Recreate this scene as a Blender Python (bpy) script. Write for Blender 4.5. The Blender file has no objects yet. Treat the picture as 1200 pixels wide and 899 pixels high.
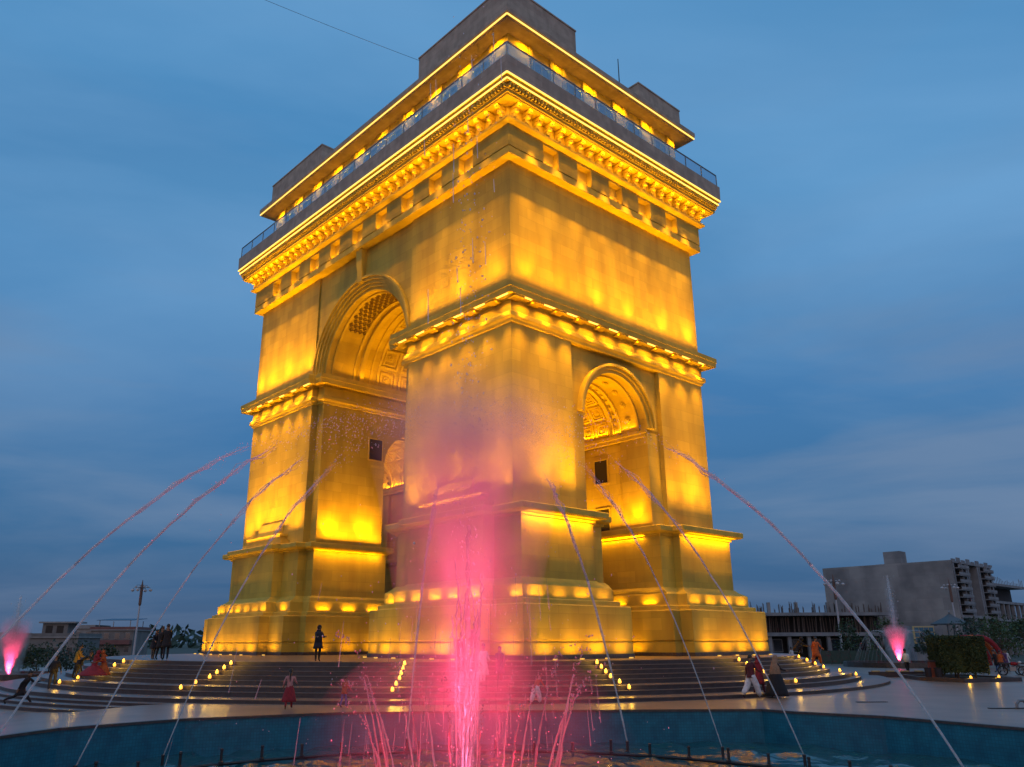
import bpy, bmesh, math, random
from mathutils import Vector, Matrix, Euler
R_ = math.radians
rnd = random.Random(7)
scene = bpy.context.scene
COL = scene.collection

# ------------------------------------------------------------------ camera
EYE = 2.35
cam_d = bpy.data.cameras.new('camera')
cam = bpy.data.objects.new('camera', cam_d)
COL.objects.link(cam)
cam_d.sensor_width = 36.0
cam_d.lens = 941.18 / 1200 * 36
cam_d.shift_x = 25.0 / 1200
cam_d.clip_start = 0.1
cam_d.clip_end = 12000
cam.matrix_world = Matrix.Translation((0, 0, EYE)) @ Matrix.Rotation(R_(90 + 17.8305), 4, 'X') @ Matrix.Rotation(-0.0034, 4, 'Z')
scene.camera = cam

# ------------------------------------------------------------------ world, sun, exposure
SUN_EL, SUN_AZ = 3.0, 200.0            # afterglow low behind the camera
w = bpy.data.worlds.new('World')
scene.world = w
w.use_nodes = True
nt = w.node_tree
nt.nodes.clear()
def wn(t, **k):
    n = nt.nodes.new(t)
    for a, b in k.items(): setattr(n, a, b)
    return n
def wl(a, b): nt.links.new(a, b)
sky = wn('ShaderNodeTexSky', sky_type='NISHITA')
sky.sun_disc = False
sky.sun_elevation = R_(SUN_EL)
sky.sun_rotation = R_(SUN_AZ)
sky.air_density = 1.4
sky.dust_density = 1.2
sky.ozone_density = 3.0
tc = wn('ShaderNodeTexCoord')
sep = wn('ShaderNodeSeparateXYZ')
wl(tc.outputs['Generated'], sep.inputs[0])
def wmath(op, a, b=None, clamp=False):
    n = wn('ShaderNodeMath', operation=op)
    n.use_clamp = clamp
    for i, x in enumerate((a, b)):
        if x is None: continue
        if isinstance(x, (int, float)): n.inputs[i].default_value = x
        else: wl(x, n.inputs[i])
    return n.outputs[0]
def wramp(fac, stops):
    n = wn('ShaderNodeValToRGB')
    while len(n.color_ramp.elements) < len(stops): n.color_ramp.elements.new(0.5)
    for e, (p, c) in zip(n.color_ramp.elements, stops):
        e.position = p; e.color = (c[0], c[1], c[2], 1)
    wl(fac, n.inputs[0])
    return n.outputs[0]
def wmix(fac, a, b, bt='MIX'):
    n = wn('ShaderNodeMix', data_type='RGBA', blend_type=bt)
    if isinstance(fac, (int, float)): n.inputs[0].default_value = fac
    else: wl(fac, n.inputs[0])
    for i, x in ((6, a), (7, b)):
        if isinstance(x, tuple): n.inputs[i].default_value = (x[0], x[1], x[2], 1)
        else: wl(x, n.inputs[i])
    return n.outputs[2]
zc = wmath('MAXIMUM', sep.outputs[2], 0.0)
# dusk gradient over the whole dome
grad = wramp(zc, [(0.0, (0.055, 0.105, 0.200)), (0.06, (0.046, 0.118, 0.245)), (0.13, (0.036, 0.138, 0.305)), (0.28, (0.060, 0.195, 0.42)), (0.45, (0.088, 0.275, 0.525)), (0.65, (0.080, 0.28, 0.535)), (1.0, (0.07, 0.26, 0.52))])
nis = wmix(1.0, sky.outputs[0], (0.10, 0.10, 0.10), 'MULTIPLY')
base = wmix(0.90, nis, grad)
# afterglow: warmer towards the sun's azimuth, even all along that side
glow = wmath('MULTIPLY', wmath('ADD', wmath('MULTIPLY', sep.outputs[1], -0.5), 0.30, True), wmath('SUBTRACT', 1.0, wmath('MULTIPLY', zc, 0.9), True))
base = wmix(glow, base, (0.85, 0.52, 0.40))
# cloud sheets: direction projected on a flat layer
den = wmath('ADD', zc, 0.12)
px = wmath('DIVIDE', sep.outputs[0], den)
py = wmath('DIVIDE', sep.outputs[1], den)
cmb = wn('ShaderNodeCombineXYZ')
wl(px, cmb.inputs[0]); wl(py, cmb.inputs[1])
def wnoise(scale, detail, rough, loc, sc=(1, 1, 1), dist=0.0):
    m = wn('ShaderNodeMapping')
    m.inputs['Location'].default_value = loc
    m.inputs['Scale'].default_value = sc
    wl(cmb.outputs[0], m.inputs[0])
    n = wn('ShaderNodeTexNoise')
    n.inputs['Scale'].default_value = scale
    n.inputs['Detail'].default_value = detail
    n.inputs['Roughness'].default_value = rough
    n.inputs['Distortion'].default_value = dist
    wl(m.outputs[0], n.inputs['Vector'])
    return n.outputs[0]
c1 = wramp(wnoise(0.75, 6, 0.55, (3.1, 1.7, 0), (0.7, 1.15, 1), 0.4), [(0.40, (0, 0, 0)), (0.72, (1, 1, 1))])
c2 = wramp(wnoise(0.5, 5, 0.5, (9.3, 4.4, 0), (0.45, 1.3, 1), 0.2), [(0.42, (0, 0, 0)), (0.68, (1, 1, 1))])
pale = wramp(zc, [(0.0, (0.10, 0.145, 0.235)), (0.12, (0.115, 0.185, 0.31)), (0.3, (0.13, 0.265, 0.46)), (0.45, (0.175, 0.36, 0.61)), (1.0, (0.13, 0.33, 0.58))])
dark = wramp(zc, [(0.0, (0.035, 0.09, 0.19)), (0.3, (0.042, 0.16, 0.36)), (1.0, (0.06, 0.235, 0.48))])
base = wmix(wmath('MULTIPLY', c2, 0.70), base, dark)
base = wmix(wmath('MULTIPLY', c1, 0.72), base, pale)
# thin grey lavender bands low in the sky
mpb = wn('ShaderNodeMapping'); mpb.inputs['Scale'].default_value = (1.6, 1.6, 11.0); mpb.inputs['Location'].default_value = (2.3, .4, 1.1)
wl(tc.outputs['Generated'], mpb.inputs[0])
nb = wn('ShaderNodeTexNoise'); nb.inputs['Scale'].default_value = 1.0; nb.inputs['Detail'].default_value = 6; nb.inputs['Distortion'].default_value = .5
wl(mpb.outputs[0], nb.inputs['Vector'])
bands = wramp(nb.outputs[0], [(0.44, (0, 0, 0)), (0.64, (1, 1, 1))])
fade = wramp(zc, [(0.02, (.3, .3, .3)), (0.10, (1, 1, 1)), (0.24, (1, 1, 1)), (0.42, (.15, .15, .15)), (1.0, (.1, .1, .1))])
base = wmix(wmath('MULTIPLY', wmath('MULTIPLY', bands, fade), 0.62), base, (0.150, 0.222, 0.345))
bg = wn('ShaderNodeBackground')
bg.inputs['Strength'].default_value = 1.14
wl(base, bg.inputs['Color'])
wo = wn('ShaderNodeOutputWorld')
wl(bg.outputs[0], wo.inputs['Surface'])

sun_d = bpy.data.lights.new('sun', 'SUN')
sun = bpy.data.objects.new('sun', sun_d)
COL.objects.link(sun)
sun_d.energy = 0.16
sun_d.angle = R_(40)
sun_d.color = (1.0, 0.66, 0.52)
a_ = R_(SUN_AZ)
sun_dir = Vector((math.sin(a_) * math.cos(R_(14)), math.cos(a_) * math.cos(R_(14)), math.sin(R_(14))))
sun.rotation_euler = sun_dir.to_track_quat('Z', 'Y').to_euler()

scene.view_settings.view_transform = 'Standard'
scene.view_settings.look = 'None'
scene.view_settings.exposure = 0.0
scene.view_settings.gamma = 1.0
scene.view_settings.use_curve_mapping = False
scene.render.engine = 'CYCLES'
cy = scene.cycles
cy.use_denoising = True
cy.max_bounces = 5
cy.diffuse_bounces = 3
cy.glossy_bounces = 3
cy.transmission_bounces = 4
cy.transparent_max_bounces = 24
cy.volume_bounces = 0
cy.sample_clamp_indirect = 4.0
cy.volume_step_rate = 2.0
cy.caustics_reflective = False
cy.caustics_refractive = False

# ------------------------------------------------------------------ mesh helpers
class MB:
    def __init__(s): s.v = []; s.f = []; s.m = []
    def add(s, vs, fs, mi=0):
        o = len(s.v)
        s.v += [tuple(p) for p in vs]
        s.f += [tuple(i + o for i in f) for f in fs]
        s.m += [mi] * len(fs)
    def box(s, x0, x1, y0, y1, z0, z1, mi=0):
        s.add([(x0, y0, z0), (x1, y0, z0), (x1, y1, z0), (x0, y1, z0), (x0, y0, z1), (x1, y0, z1), (x1, y1, z1), (x0, y1, z1)],
              [(3, 2, 1, 0), (4, 5, 6, 7), (0, 1, 5, 4), (1, 2, 6, 5), (2, 3, 7, 6), (3, 0, 4, 7)], mi)
        return s
    def loops(s, loops, cap0=True, cap1=True, closed=True, mi=0):
        n = len(loops[0]); vs = [p for l in loops for p in l]; fs = []
        for k in range(len(loops) - 1):
            for i in range(n if closed else n - 1):
                j = (i + 1) % n
                fs.append((k * n + i, k * n + j, (k + 1) * n + j, (k + 1) * n + i))
        if cap0: fs.append(tuple(range(n - 1, -1, -1)))
        if cap1: fs.append(tuple((len(loops) - 1) * n + i for i in range(n)))
        s.add(vs, fs, mi)
        return s
    def prism(s, poly, z0, z1, cap0=True, cap1=True, mi=0):
        return s.loops([[(x, y, z0) for x, y in poly], [(x, y, z1) for x, y in poly]], cap0, cap1, True, mi)
    def tube(s, pts, rads, n=6, mi=0):
        pts = [Vector(p) for p in pts]
        if not hasattr(rads, '__len__'): rads = [rads] * len(pts)
        ls = []
        up = None
        for i, p in enumerate(pts):
            d = (pts[min(i + 1, len(pts) - 1)] - pts[max(i - 1, 0)])
            if d.length < 1e-6: d = Vector((0, 0, 1))
            d.normalize()
            a = (up - d * up.dot(d)) if up is not None else d.orthogonal()
            if a.length < 1e-4: a = d.orthogonal()
            a.normalize(); up = a
            b = d.cross(a)
            ls.append([tuple(p + (a * math.cos(t) + b * math.sin(t)) * rads[i]) for t in [2 * math.pi * k / n for k in range(n)]])
        return s.loops(ls, True, True, True, mi)
    def lathe(s, prof, n=16, c=(0, 0, 0), mi=0, cap0=True, cap1=True):
        return s.loops([[(c[0] + r * math.cos(2 * math.pi * k / n), c[1] + r * math.sin(2 * math.pi * k / n), c[2] + z) for k in range(n)] for r, z in prof], cap0, cap1, True, mi)
    def ball(s, c, r, n=8, m=5, mi=0, sq=(1, 1, 1)):
        ls = []
        for i in range(1, m):
            t = math.pi * i / m
            ls.append([(c[0] + sq[0] * r * math.sin(t) * math.cos(2 * math.pi * k / n), c[1] + sq[1] * r * math.sin(t) * math.sin(2 * math.pi * k / n), c[2] - sq[2] * r * math.cos(t)) for k in range(n)])
        return s.loops(ls, True, True, True, mi)
    def mesh(s, name, mats, smooth=False):
        me = bpy.data.meshes.new(name)
        me.from_pydata(s.v, [], s.f)
        if not isinstance(mats, (list, tuple)): mats = [mats]
        for m in mats: me.materials.append(m)
        if len(mats) > 1: me.polygons.foreach_set('material_index', s.m)
        if smooth: me.polygons.foreach_set('use_smooth', [True] * len(me.polygons))
        me.update()
        return me
    def build(s, name, mats, parent=None, smooth=False, loc=None, rz=0):
        o = bpy.data.objects.new(name, s.mesh(name, mats, smooth))
        COL.objects.link(o)
        if parent: o.parent = parent
        if loc: o.location = loc
        if rz: o.rotation_euler.z = rz
        return o
def inst(name, me, parent=None, loc=(0, 0, 0), rot=(0, 0, 0), scale=None):
    o = bpy.data.objects.new(name, me)
    COL.objects.link(o)
    if parent: o.parent = parent
    o.location = loc; o.rotation_euler = rot
    if scale: o.scale = scale
    return o
def thing(name, label, cat, loc=(0, 0, 0), rz=0, group=None):
    o = bpy.data.objects.new(name, None)
    COL.objects.link(o)
    o.location = loc; o.rotation_euler = (0, 0, rz)
    return tag(o, label, cat, group)
def tag(o, label=None, cat=None, group=None, kind=None):
    if label: o['label'] = label
    if cat: o['category'] = cat
    if group: o['group'] = group
    if kind: o['kind'] = kind
    return o
def copy_tree(o, parent=None):
    c = o.copy(); COL.objects.link(c)
    if parent is not None: c.parent = parent
    for ch in list(o.children): copy_tree(ch, c)
    return c

# ------------------------------------------------------------------ materials
MATS = {}
def mat(name, col, rough=0.7, col2=None, scale=3.0, detail=4, stretch=(1, 1, 1), bump=0.0, metal=0.0, joints=None, emit=None, spec=0.5, lo=0.35, hi=0.65, coat=0.0, bscale=None):
    if name in MATS: return MATS[name]
    m = bpy.data.materials.new(name); m.use_nodes = True
    t = m.node_tree; b = t.nodes['Principled BSDF']
    b.inputs['Roughness'].default_value = rough
    b.inputs['Metallic'].default_value = metal
    b.inputs['Specular IOR Level'].default_value = spec
    if coat:
        b.inputs['Coat Weight'].default_value = coat
        b.inputs['Coat Roughness'].default_value = 0.12
    b.inputs['Base Color'].default_value = (*col, 1)
    co = t.nodes.new('ShaderNodeTexCoord')
    mp = t.nodes.new('ShaderNodeMapping'); mp.inputs['Scale'].default_value = stretch
    t.links.new(co.outputs['Object'], mp.inputs[0])
    last = None
    if col2 is not None:
        n = t.nodes.new('ShaderNodeTexNoise')
        n.inputs['Scale'].default_value = scale; n.inputs['Detail'].default_value = detail
        t.links.new(mp.outputs[0], n.inputs['Vector'])
        r = t.nodes.new('ShaderNodeValToRGB')
        r.color_ramp.elements[0].position = lo; r.color_ramp.elements[0].color = (*col, 1)
        r.color_ramp.elements[1].position = hi; r.color_ramp.elements[1].color = (*col2, 1)
        t.links.new(n.outputs[0], r.inputs[0])
        last = r.outputs[0]
        if bump:
            bp = t.nodes.new('ShaderNodeBump'); bp.inputs['Strength'].default_value = bump; bp.inputs['Distance'].default_value = 0.05
            if bscale:
                n2 = t.nodes.new('ShaderNodeTexNoise'); n2.inputs['Scale'].default_value = bscale; n2.inputs['Detail'].default_value = 6
                t.links.new(mp.outputs[0], n2.inputs['Vector']); t.links.new(n2.outputs[0], bp.inputs['Height'])
            else: t.links.new(n.outputs[0], bp.inputs['Height'])
            t.links.new(bp.outputs[0], b.inputs['Normal'])
    if joints:                                   # (width, height, mortar, darkness, flat?)
        bw, bh, mo, dk, flat = joints
        s = t.nodes.new('ShaderNodeSeparateXYZ'); t.links.new(co.outputs['Object'], s.inputs[0])
        c = t.nodes.new('ShaderNodeCombineXYZ')
        if flat:
            t.links.new(s.outputs[0], c.inputs[0]); t.links.new(s.outputs[1], c.inputs[1])
        else:
            ad = t.nodes.new('ShaderNodeMath'); ad.operation = 'ADD'
            t.links.new(s.outputs[0], ad.inputs[0]); t.links.new(s.outputs[1], ad.inputs[1])
            t.links.new(ad.outputs[0], c.inputs[0]); t.links.new(s.outputs[2], c.inputs[1])
        bk = t.nodes.new('ShaderNodeTexBrick')
        bk.inputs['Scale'].default_value = 1.0
        bk.inputs['Brick Width'].default_value = bw; bk.inputs['Row Height'].default_value = bh
        bk.inputs['Mortar Size'].default_value = mo; bk.inputs['Mortar Smooth'].default_value = 0.2
        bk.inputs['Color1'].default_value = (1, 1, 1, 1); bk.inputs['Color2'].default_value = (0.82, 0.82, 0.83, 1)
        bk.inputs['Mortar'].default_value = (dk, dk, dk, 1)
        t.links.new(c.outputs[0], bk.inputs['Vector'])
        mx = t.nodes.new('ShaderNodeMix'); mx.data_type = 'RGBA'; mx.blend_type = 'MULTIPLY'; mx.inputs[0].default_value = 1
        if last is None: mx.inputs[6].default_value = (*col, 1)
        else: t.links.new(last, mx.inputs[6])
        t.links.new(bk.outputs[0], mx.inputs[7]); last = mx.outputs[2]
    if last is not None: t.links.new(last, b.inputs['Base Color'])
    if emit:
        b.inputs['Emission Color'].default_value = (*emit[0], 1); b.inputs['Emission Strength'].default_value = emit[1]
    MATS[name] = m
    return m
AMBER = (1.0, 0.435, 0.0)
GAIN = 1.0
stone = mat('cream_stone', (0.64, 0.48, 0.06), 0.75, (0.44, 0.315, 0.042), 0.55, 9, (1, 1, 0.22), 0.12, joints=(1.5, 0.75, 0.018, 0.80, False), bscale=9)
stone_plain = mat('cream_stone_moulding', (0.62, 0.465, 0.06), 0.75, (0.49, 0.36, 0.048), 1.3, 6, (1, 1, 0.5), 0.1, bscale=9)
stone_grey = mat('weathered_parapet_stone', (0.56, 0.46, 0.36), 0.85, (0.42, 0.34, 0.265), 1.6, 8, (1, 1, 0.6), 0.25, joints=(0.9, 0.45, 0.015, 0.8, False), bscale=12)
stone_dark = mat('dark_granite', (0.06, 0.05, 0.05), 0.4, (0.10, 0.085, 0.08), 8, 5)
led = mat('amber_led_strip', (1, 0.7, 0.2), 0.5, emit=((1.0, 0.60, 0.10), 1.75))
lampm = mat('amber_lamp_face', (1, 0.7, 0.2), 0.5, emit=((1.0, 0.66, 0.12), 1.8))
flame = mat('amber_step_lamp', (1, 0.7, 0.2), 0.5, emit=((1.0, 0.40, 0.04), 2.0))
black = mat('black_metal', (0.015, 0.015, 0.017), 0.5)
steel = mat('grey_steel', (0.22, 0.23, 0.24), 0.4, metal=0.7)
dark_glass = mat('dark_window_glass', (0.02, 0.03, 0.045), 0.08, spec=0.9)
void = mat('dark_window_opening', (0.02, 0.016, 0.014), 0.6)
def make_glass(name, tint, alpha):
    m = bpy.data.materials.new(name); m.use_nodes = True
    t = m.node_tree; t.nodes.clear()
    tr = t.nodes.new('ShaderNodeBsdfTransparent'); tr.inputs[0].default_value = (*tint, 1)
    gl = t.nodes.new('ShaderNodeBsdfGlossy'); gl.inputs['Roughness'].default_value = 0.04; gl.inputs[0].default_value = (0.8, 0.9, 1, 1)
    mx = t.nodes.new('ShaderNodeMixShader'); mx.inputs[0].default_value = alpha
    t.links.new(tr.outputs[0], mx.inputs[1]); t.links.new(gl.outputs[0], mx.inputs[2])
    o = t.nodes.new('ShaderNodeOutputMaterial'); t.links.new(mx.outputs[0], o.inputs[0])
    return m
rail_glass = make_glass('railing_glass', (0.62, 0.74, 0.80), 0.28)

# ------------------------------------------------------------------ the setting: ground, pool, terrace steps
ZT = EYE - 0.8632
AC = Vector((-2.702, 62.862))              # centre of the arch and of its round terrace
plaza_m = mat('pale_granite_paving', (0.35, 0.245, 0.18), 0.30, (0.24, 0.17, 0.127), 0.5, 8, joints=(0.8, 0.8, 0.012, 0.72, True), spec=0.5, bump=0.03, bscale=3)
def drop(x, y):
    t = min(1, max(0, (-x - 12.5) / 6.5)); return -0.40 * t * t * (3 - 2 * t)
rim = [(-15.6, 8.0), (-14.6, 15.0), (-13.2, 23.4), (-12.62, 25.4), (-9.99, 28.32), (-5.3, 30.5), (0.0, 31.05), (5.0, 31.2), (9.79, 31.32), (10.6, 30.2), (12.82, 28.39), (14.0, 26.3), (14.96, 24.48), (16.4, 18.0), (16.6, 10.0), (12.5, 4.5), (6.0, 2.6), (0.0, 2.4), (-6.0, 2.6), (-12, 4.2)]
rim = rim[::-1]
rim.reverse()                              # clockwise seen from above; resample
def resample(poly, step):
    out = []
    for i, p in enumerate(poly):
        q = poly[(i + 1) % len(poly)]
        n = max(1, int(math.dist(p, q) / step))
        for k in range(n): out.append((p[0] + (q[0] - p[0]) * k / n, p[1] + (q[1] - p[1]) * k / n))
    return out
rimf = resample(rim, 1.0)
mb = MB()
rc = Vector((0.5, 17.0))
loops = []
for k in range(44):
    lp = []
    for x, y in rimf:
        d = Vector((x, y)) - rc; r0 = d.length; d.normalize()
        r = r0 + (0 if k == 0 else 0.35 * (1.26 ** k - 1) * 1.0)
        if k == 43: r = 6000
        p = rc + d * r
        lp.append((p.x, p.y, drop(p.x, p.y)))
    loops.append(lp)
mb.loops(loops, False, False)
ground = mb.build('plaza', plaza_m); tag(ground, kind='structure')
for p in ground.data.polygons:
    if p.normal.z < 0: p.flip()
# the far land: earth and scrub beyond the paving
t = plaza_m.node_tree
b = t.nodes['Principled BSDF']
lnk = b.inputs['Base Color'].links[0].from_socket
co = t.nodes.new('ShaderNodeTexCoord')
vl = t.nodes.new('ShaderNodeVectorMath'); vl.operation = 'DISTANCE'; vl.inputs[1].default_value = (0, 50, 0)
t.links.new(co.outputs['Object'], vl.inputs[0])
mr = t.nodes.new('ShaderNodeMapRange'); mr.inputs[1].default_value = 72; mr.inputs[2].default_value = 78
t.links.new(vl.outputs['Value'], mr.inputs[0])
mx = t.nodes.new('ShaderNodeMix'); mx.data_type = 'RGBA'; mx.inputs[7].default_value = (0.07, 0.075, 0.055, 1)
t.links.new(mr.outputs[0], mx.inputs[0]); t.links.new(lnk, mx.inputs[6]); t.links.new(mx.outputs[2], b.inputs['Base Color'])
rg = t.nodes.new('ShaderNodeMapRange'); rg.inputs[1].default_value = 72; rg.inputs[2].default_value = 78; rg.inputs[3].default_value = 0.3; rg.inputs[4].default_value = 0.9
t.links.new(vl.outputs['Value'], rg.inputs[0]); t.links.new(rg.outputs[0], b.inputs['Roughness'])

WZ = -1.1
mosaic = mat('teal_mosaic_tile', (0.006, 0.13, 0.20), 0.35, (0.010, 0.19, 0.27), 2.2, 7, joints=(0.10, 0.10, 0.010, 0.72, False), spec=0.5)
mosaic.node_tree.nodes['Brick Texture'].offset = 0.0
mb = MB()
mb.loops([[(x, y, -1.9) for x, y in rimf], [(x, y, drop(x, y) - 0.06) for x, y in rimf]], False, False)
pw = mb.build('pool_wall', mosaic); tag(pw, kind='structure')
uvl = pw.data.uv_layers.new(name='UVMap'); cum = [0]
for i in range(len(rimf)): cum.append(cum[-1] + math.dist(rimf[i], rimf[(i + 1) % len(rimf)]))
nr_ = len(rimf)
for p in pw.data.polygons:
    for li in p.loop_indices:
        vi = pw.data.loops[li].vertex_index
        u = cum[vi % nr_]
        if vi % nr_ == 0 and (nr_ - 1) in [v % nr_ for v in p.vertices]: u = cum[nr_]
        uvl.data[li].uv = (u, pw.data.vertices[vi].co.z)
t = mosaic.node_tree; uvn = t.nodes.new('ShaderNodeUVMap'); uvn.uv_map = 'UVMap'
t.links.new(uvn.outputs[0], t.nodes['Brick Texture'].inputs['Vector'])
cop = mat('dark_coping_stone', (0.045, 0.04, 0.04), 0.35, (0.075, 0.065, 0.06), 6)
mb = MB()
def scaled(x, y, o):
    d = Vector((x, y)) - rc; l = d.length; d = d / l * (l + o); return (rc.x + d.x, rc.y + d.y)
mb.loops([[(*scaled(x, y, -0.05), drop(x, y) - 0.07) for x, y in rimf], [(*scaled(x, y, -0.05), drop(x, y) + 0.006) for x, y in rimf], [(*scaled(x, y, 0.16), drop(x, y) + 0.006) for x, y in rimf]], False, False)
tag(mb.build('pool_coping', cop), kind='structure')
mb = MB()
mb.add([(x, y, -1.9) for x, y in rimf], [tuple(range(len(rimf)))])
tag(mb.build('pool_floor', mosaic), kind='structure')
# water
water_m = bpy.data.materials.new('pool_water'); water_m.use_nodes = True
t = water_m.node_tree; b = t.nodes['Principled BSDF']
b.inputs['Base Color'].default_value = (0.012, 0.085, 0.10, 1); b.inputs['Roughness'].default_value = 0.06
b.inputs['IOR'].default_value = 1.333; b.inputs['Specular IOR Level'].default_value = 0.7
co = t.nodes.new('ShaderNodeTexCoord')
mp = t.nodes.new('ShaderNodeMapping'); mp.inputs['Scale'].default_value = (1, 0.8, 1); t.links.new(co.outputs['Object'], mp.inputs[0])
n1 = t.nodes.new('ShaderNodeTexNoise'); n1.inputs['Scale'].default_value = 2.6; n1.inputs['Detail'].default_value = 6; n1.inputs['Distortion'].default_value = 0.8
t.links.new(mp.outputs[0], n1.inputs['Vector'])
bp = t.nodes.new('ShaderNodeBump'); bp.inputs['Strength'].default_value = 0.35; bp.inputs['Distance'].default_value = 0.1
t.links.new(n1.outputs[0], bp.inputs['Height']); t.links.new(bp.outputs[0], b.inputs['Normal'])
mb = MB()
def inside(x, y, poly):
    c = False; n = len(poly)
    for i in range(n):
        (x1, y1), (x2, y2) = poly[i], poly[(i + 1) % n]
        if (y1 > y) != (y2 > y) and x < (x2 - x1) * (y - y1) / (y2 - y1) + x1: c = not c
    return c
wide = [scaled(x, y, .3) for x, y in rimf]
wv = random.Random(11); waves = []
for k in range(16):
    lam = .48 * 1.12 ** k; a_ = wv.uniform(0, 6.28)
    waves.append((math.cos(a_) * 6.283 / lam, math.sin(a_) * 6.283 / lam, wv.uniform(0, 6.28), lam * (.0125 if lam < 1.3 else .009)))
ST = .12; idx = {}; vs = []; fs = []
nx, ny = int(34 / ST), int(30.5 / ST)
def wvert(i, j):
    if (i, j) not in idx:
        x, y = -17 + i * ST, 1.8 + j * ST
        idx[(i, j)] = len(vs); vs.append((x, y, WZ + sum(A * math.sin(kx * x + ky * y + p) for kx, ky, p, A in waves)))
    return idx[(i, j)]
for j in range(ny):
    for i in range(nx):
        if inside(-17 + (i + .5) * ST, 1.8 + (j + .5) * ST, wide): fs.append((wvert(i, j), wvert(i + 1, j), wvert(i + 1, j + 1), wvert(i, j + 1)))
mb.add(vs, fs)
wat = mb.build('water', water_m, None, True); tag(wat, kind='structure')

# round terrace and its steps
RS = [23.9, 24.35, 24.8, 25.25, 25.7, 27.0, 27.45]
DZ = (ZT - 0.15) / 7
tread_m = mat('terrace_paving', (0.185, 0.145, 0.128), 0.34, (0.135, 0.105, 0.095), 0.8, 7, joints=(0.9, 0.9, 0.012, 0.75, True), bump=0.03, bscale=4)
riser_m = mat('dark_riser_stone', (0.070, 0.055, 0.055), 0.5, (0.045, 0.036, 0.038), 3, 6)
NSEG = 180
def disc(name, r, z, lip=0.012):
    mb = MB()
    ang = [2 * math.pi * k / NSEG for k in range(NSEG)]
    ring = lambda rr, zz: [(rr * math.cos(a), rr * math.sin(a), zz) for a in ang]
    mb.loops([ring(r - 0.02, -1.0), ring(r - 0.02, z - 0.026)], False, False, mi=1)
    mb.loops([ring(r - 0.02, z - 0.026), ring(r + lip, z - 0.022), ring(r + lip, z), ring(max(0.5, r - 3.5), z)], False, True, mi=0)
    return mb
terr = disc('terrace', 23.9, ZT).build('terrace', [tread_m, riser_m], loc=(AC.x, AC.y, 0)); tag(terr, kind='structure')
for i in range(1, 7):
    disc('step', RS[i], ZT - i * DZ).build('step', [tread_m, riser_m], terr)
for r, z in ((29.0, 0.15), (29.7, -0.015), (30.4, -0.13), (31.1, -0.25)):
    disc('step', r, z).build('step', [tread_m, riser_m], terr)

# ------------------------------------------------------------------ the triumphal arch (local x along the short face, y along the long face, z up)
S, L = 19.30, 33.35
arch = thing('triumphal_arch', 'monumental cream stone triumphal arch glowing with amber floodlights on its round stepped terrace', 'arch', (1.2213, 44.0, ZT), math.pi / 2 - R_(48.1885))
arch.rotation_euler.z = math.atan2(math.sin(0.7297), math.cos(0.7297))
def mx_(poly): return [(S - x, y) for x, y in poly][::-1]
def my_(poly): return [(x, L - y) for x, y in poly][::-1]
def four(poly): return [poly, mx_(poly), my_(poly), mx_(my_(poly))]
def rect(x0, x1, y0, y1): return [(x0, y0), (x1, y0), (x1, y1), (x0, y1)]
def off(poly, o):
    n = len(poly); out = []
    for i in range(n):
        p, q, r = poly[i - 1], poly[i], poly[(i + 1) % n]
        x, y = q
        for a, b in ((p, q), (q, r)):
            dx, dy = b[0] - a[0], b[1] - a[1]
            if abs(dx) < 1e-6: x = q[0] + o * (1 if dy > 0 else -1)
            else: y = q[1] + o * (-1 if dx > 0 else 1)
        out.append((x, y))
    return out
def mould(mb, poly, prof, cap0=False, cap1=False):
    return mb.loops([[(x, y, z) for x, y in off(poly, o)] for o, z in prof], cap0, cap1)
ROUND = rect(0, S, 0, L)
BAND = [('base_course', stone_dark, [(0, 0.0), (0, 0.22)]), ('plinth', stone, None), ('plinth_lip', stone_plain, None), ('pedestal_band', stone_plain, None), ('pedestal', stone, None), ('ledge', stone_plain, None)]
def tiers(P, R, LP, B, PD, LG):
    """profiles as (rect offsets, z) for base, plinth, lip, band, pedestal, ledge"""
    sh = lambda q, k: tuple(a + k for a in q)
    return [('base_course', stone_dark, [(sh(P, .05), 0.0), (sh(P, .05), .22), (sh(P, -.1), .22)]),
            ('plinth', stone, [(P, .215), (P, .80), (sh(P, -.07), .82), (sh(P, -.07), .92), (P, .94), (P, 2.66), (sh(P, -.04), 2.72), (sh(LP, -.1), 2.74)]),
            ('plinth_lip', stone_plain, [(LP, 2.70), (LP, 2.96), (sh(LP, -.03), 3.0), (sh(B, -.1), 3.0)]),
            ('pedestal_band', stone_plain, [(B, 2.98), (B, 3.70), (sh(B, -.04), 3.74), (sh(PD, .22), 3.95), (sh(PD, .05), 4.12), (sh(PD, -.1), 4.14)]),
            ('pedestal', stone, [(PD, 4.10), (PD, 7.40)]),
            ('ledge', stone_plain, [(sh(PD, -.1), 7.36), (sh(PD, .1), 7.38), (sh(PD, .14), 7.50), (sh(LG, -.12), 7.56), (LG, 7.64), (LG, 7.93), (sh(LG, -.04), 7.97), (tuple(-.3 for _ in LG), 8.03)])]
def rect_off(r, o):                           # r=(x0,x1,y0,y1), o=(x_out,x_pass,y_out,y_pass)
    return rect(r[0] - o[0], r[1] + o[1], r[2] - o[2], r[3] + o[3])
A_T = tiers((1.66, 1.60, 2.37, 1.0), None, (1.25, 1.2, 1.95, .75), (.95, .9, 1.6, .5), (.35, .3, .95, .1), (.94, .85, 1.72, .7))
B_T = tiers((.9, 1.0, 1.85, .9), None, (.7, .8, 1.5, .7), (.5, .6, 1.2, .5), (.2, .35, .75, .2), (.7, .8, 1.2, .6))
C_T = tiers((2.45, -2, 0.1, 0.1), None, (2.05, -2, -.2, -.2), (1.75, -2, -.45, -.45), (1.15, -2, -1.0, -1.0), (1.62, -2, -.5, -.5))
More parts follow.
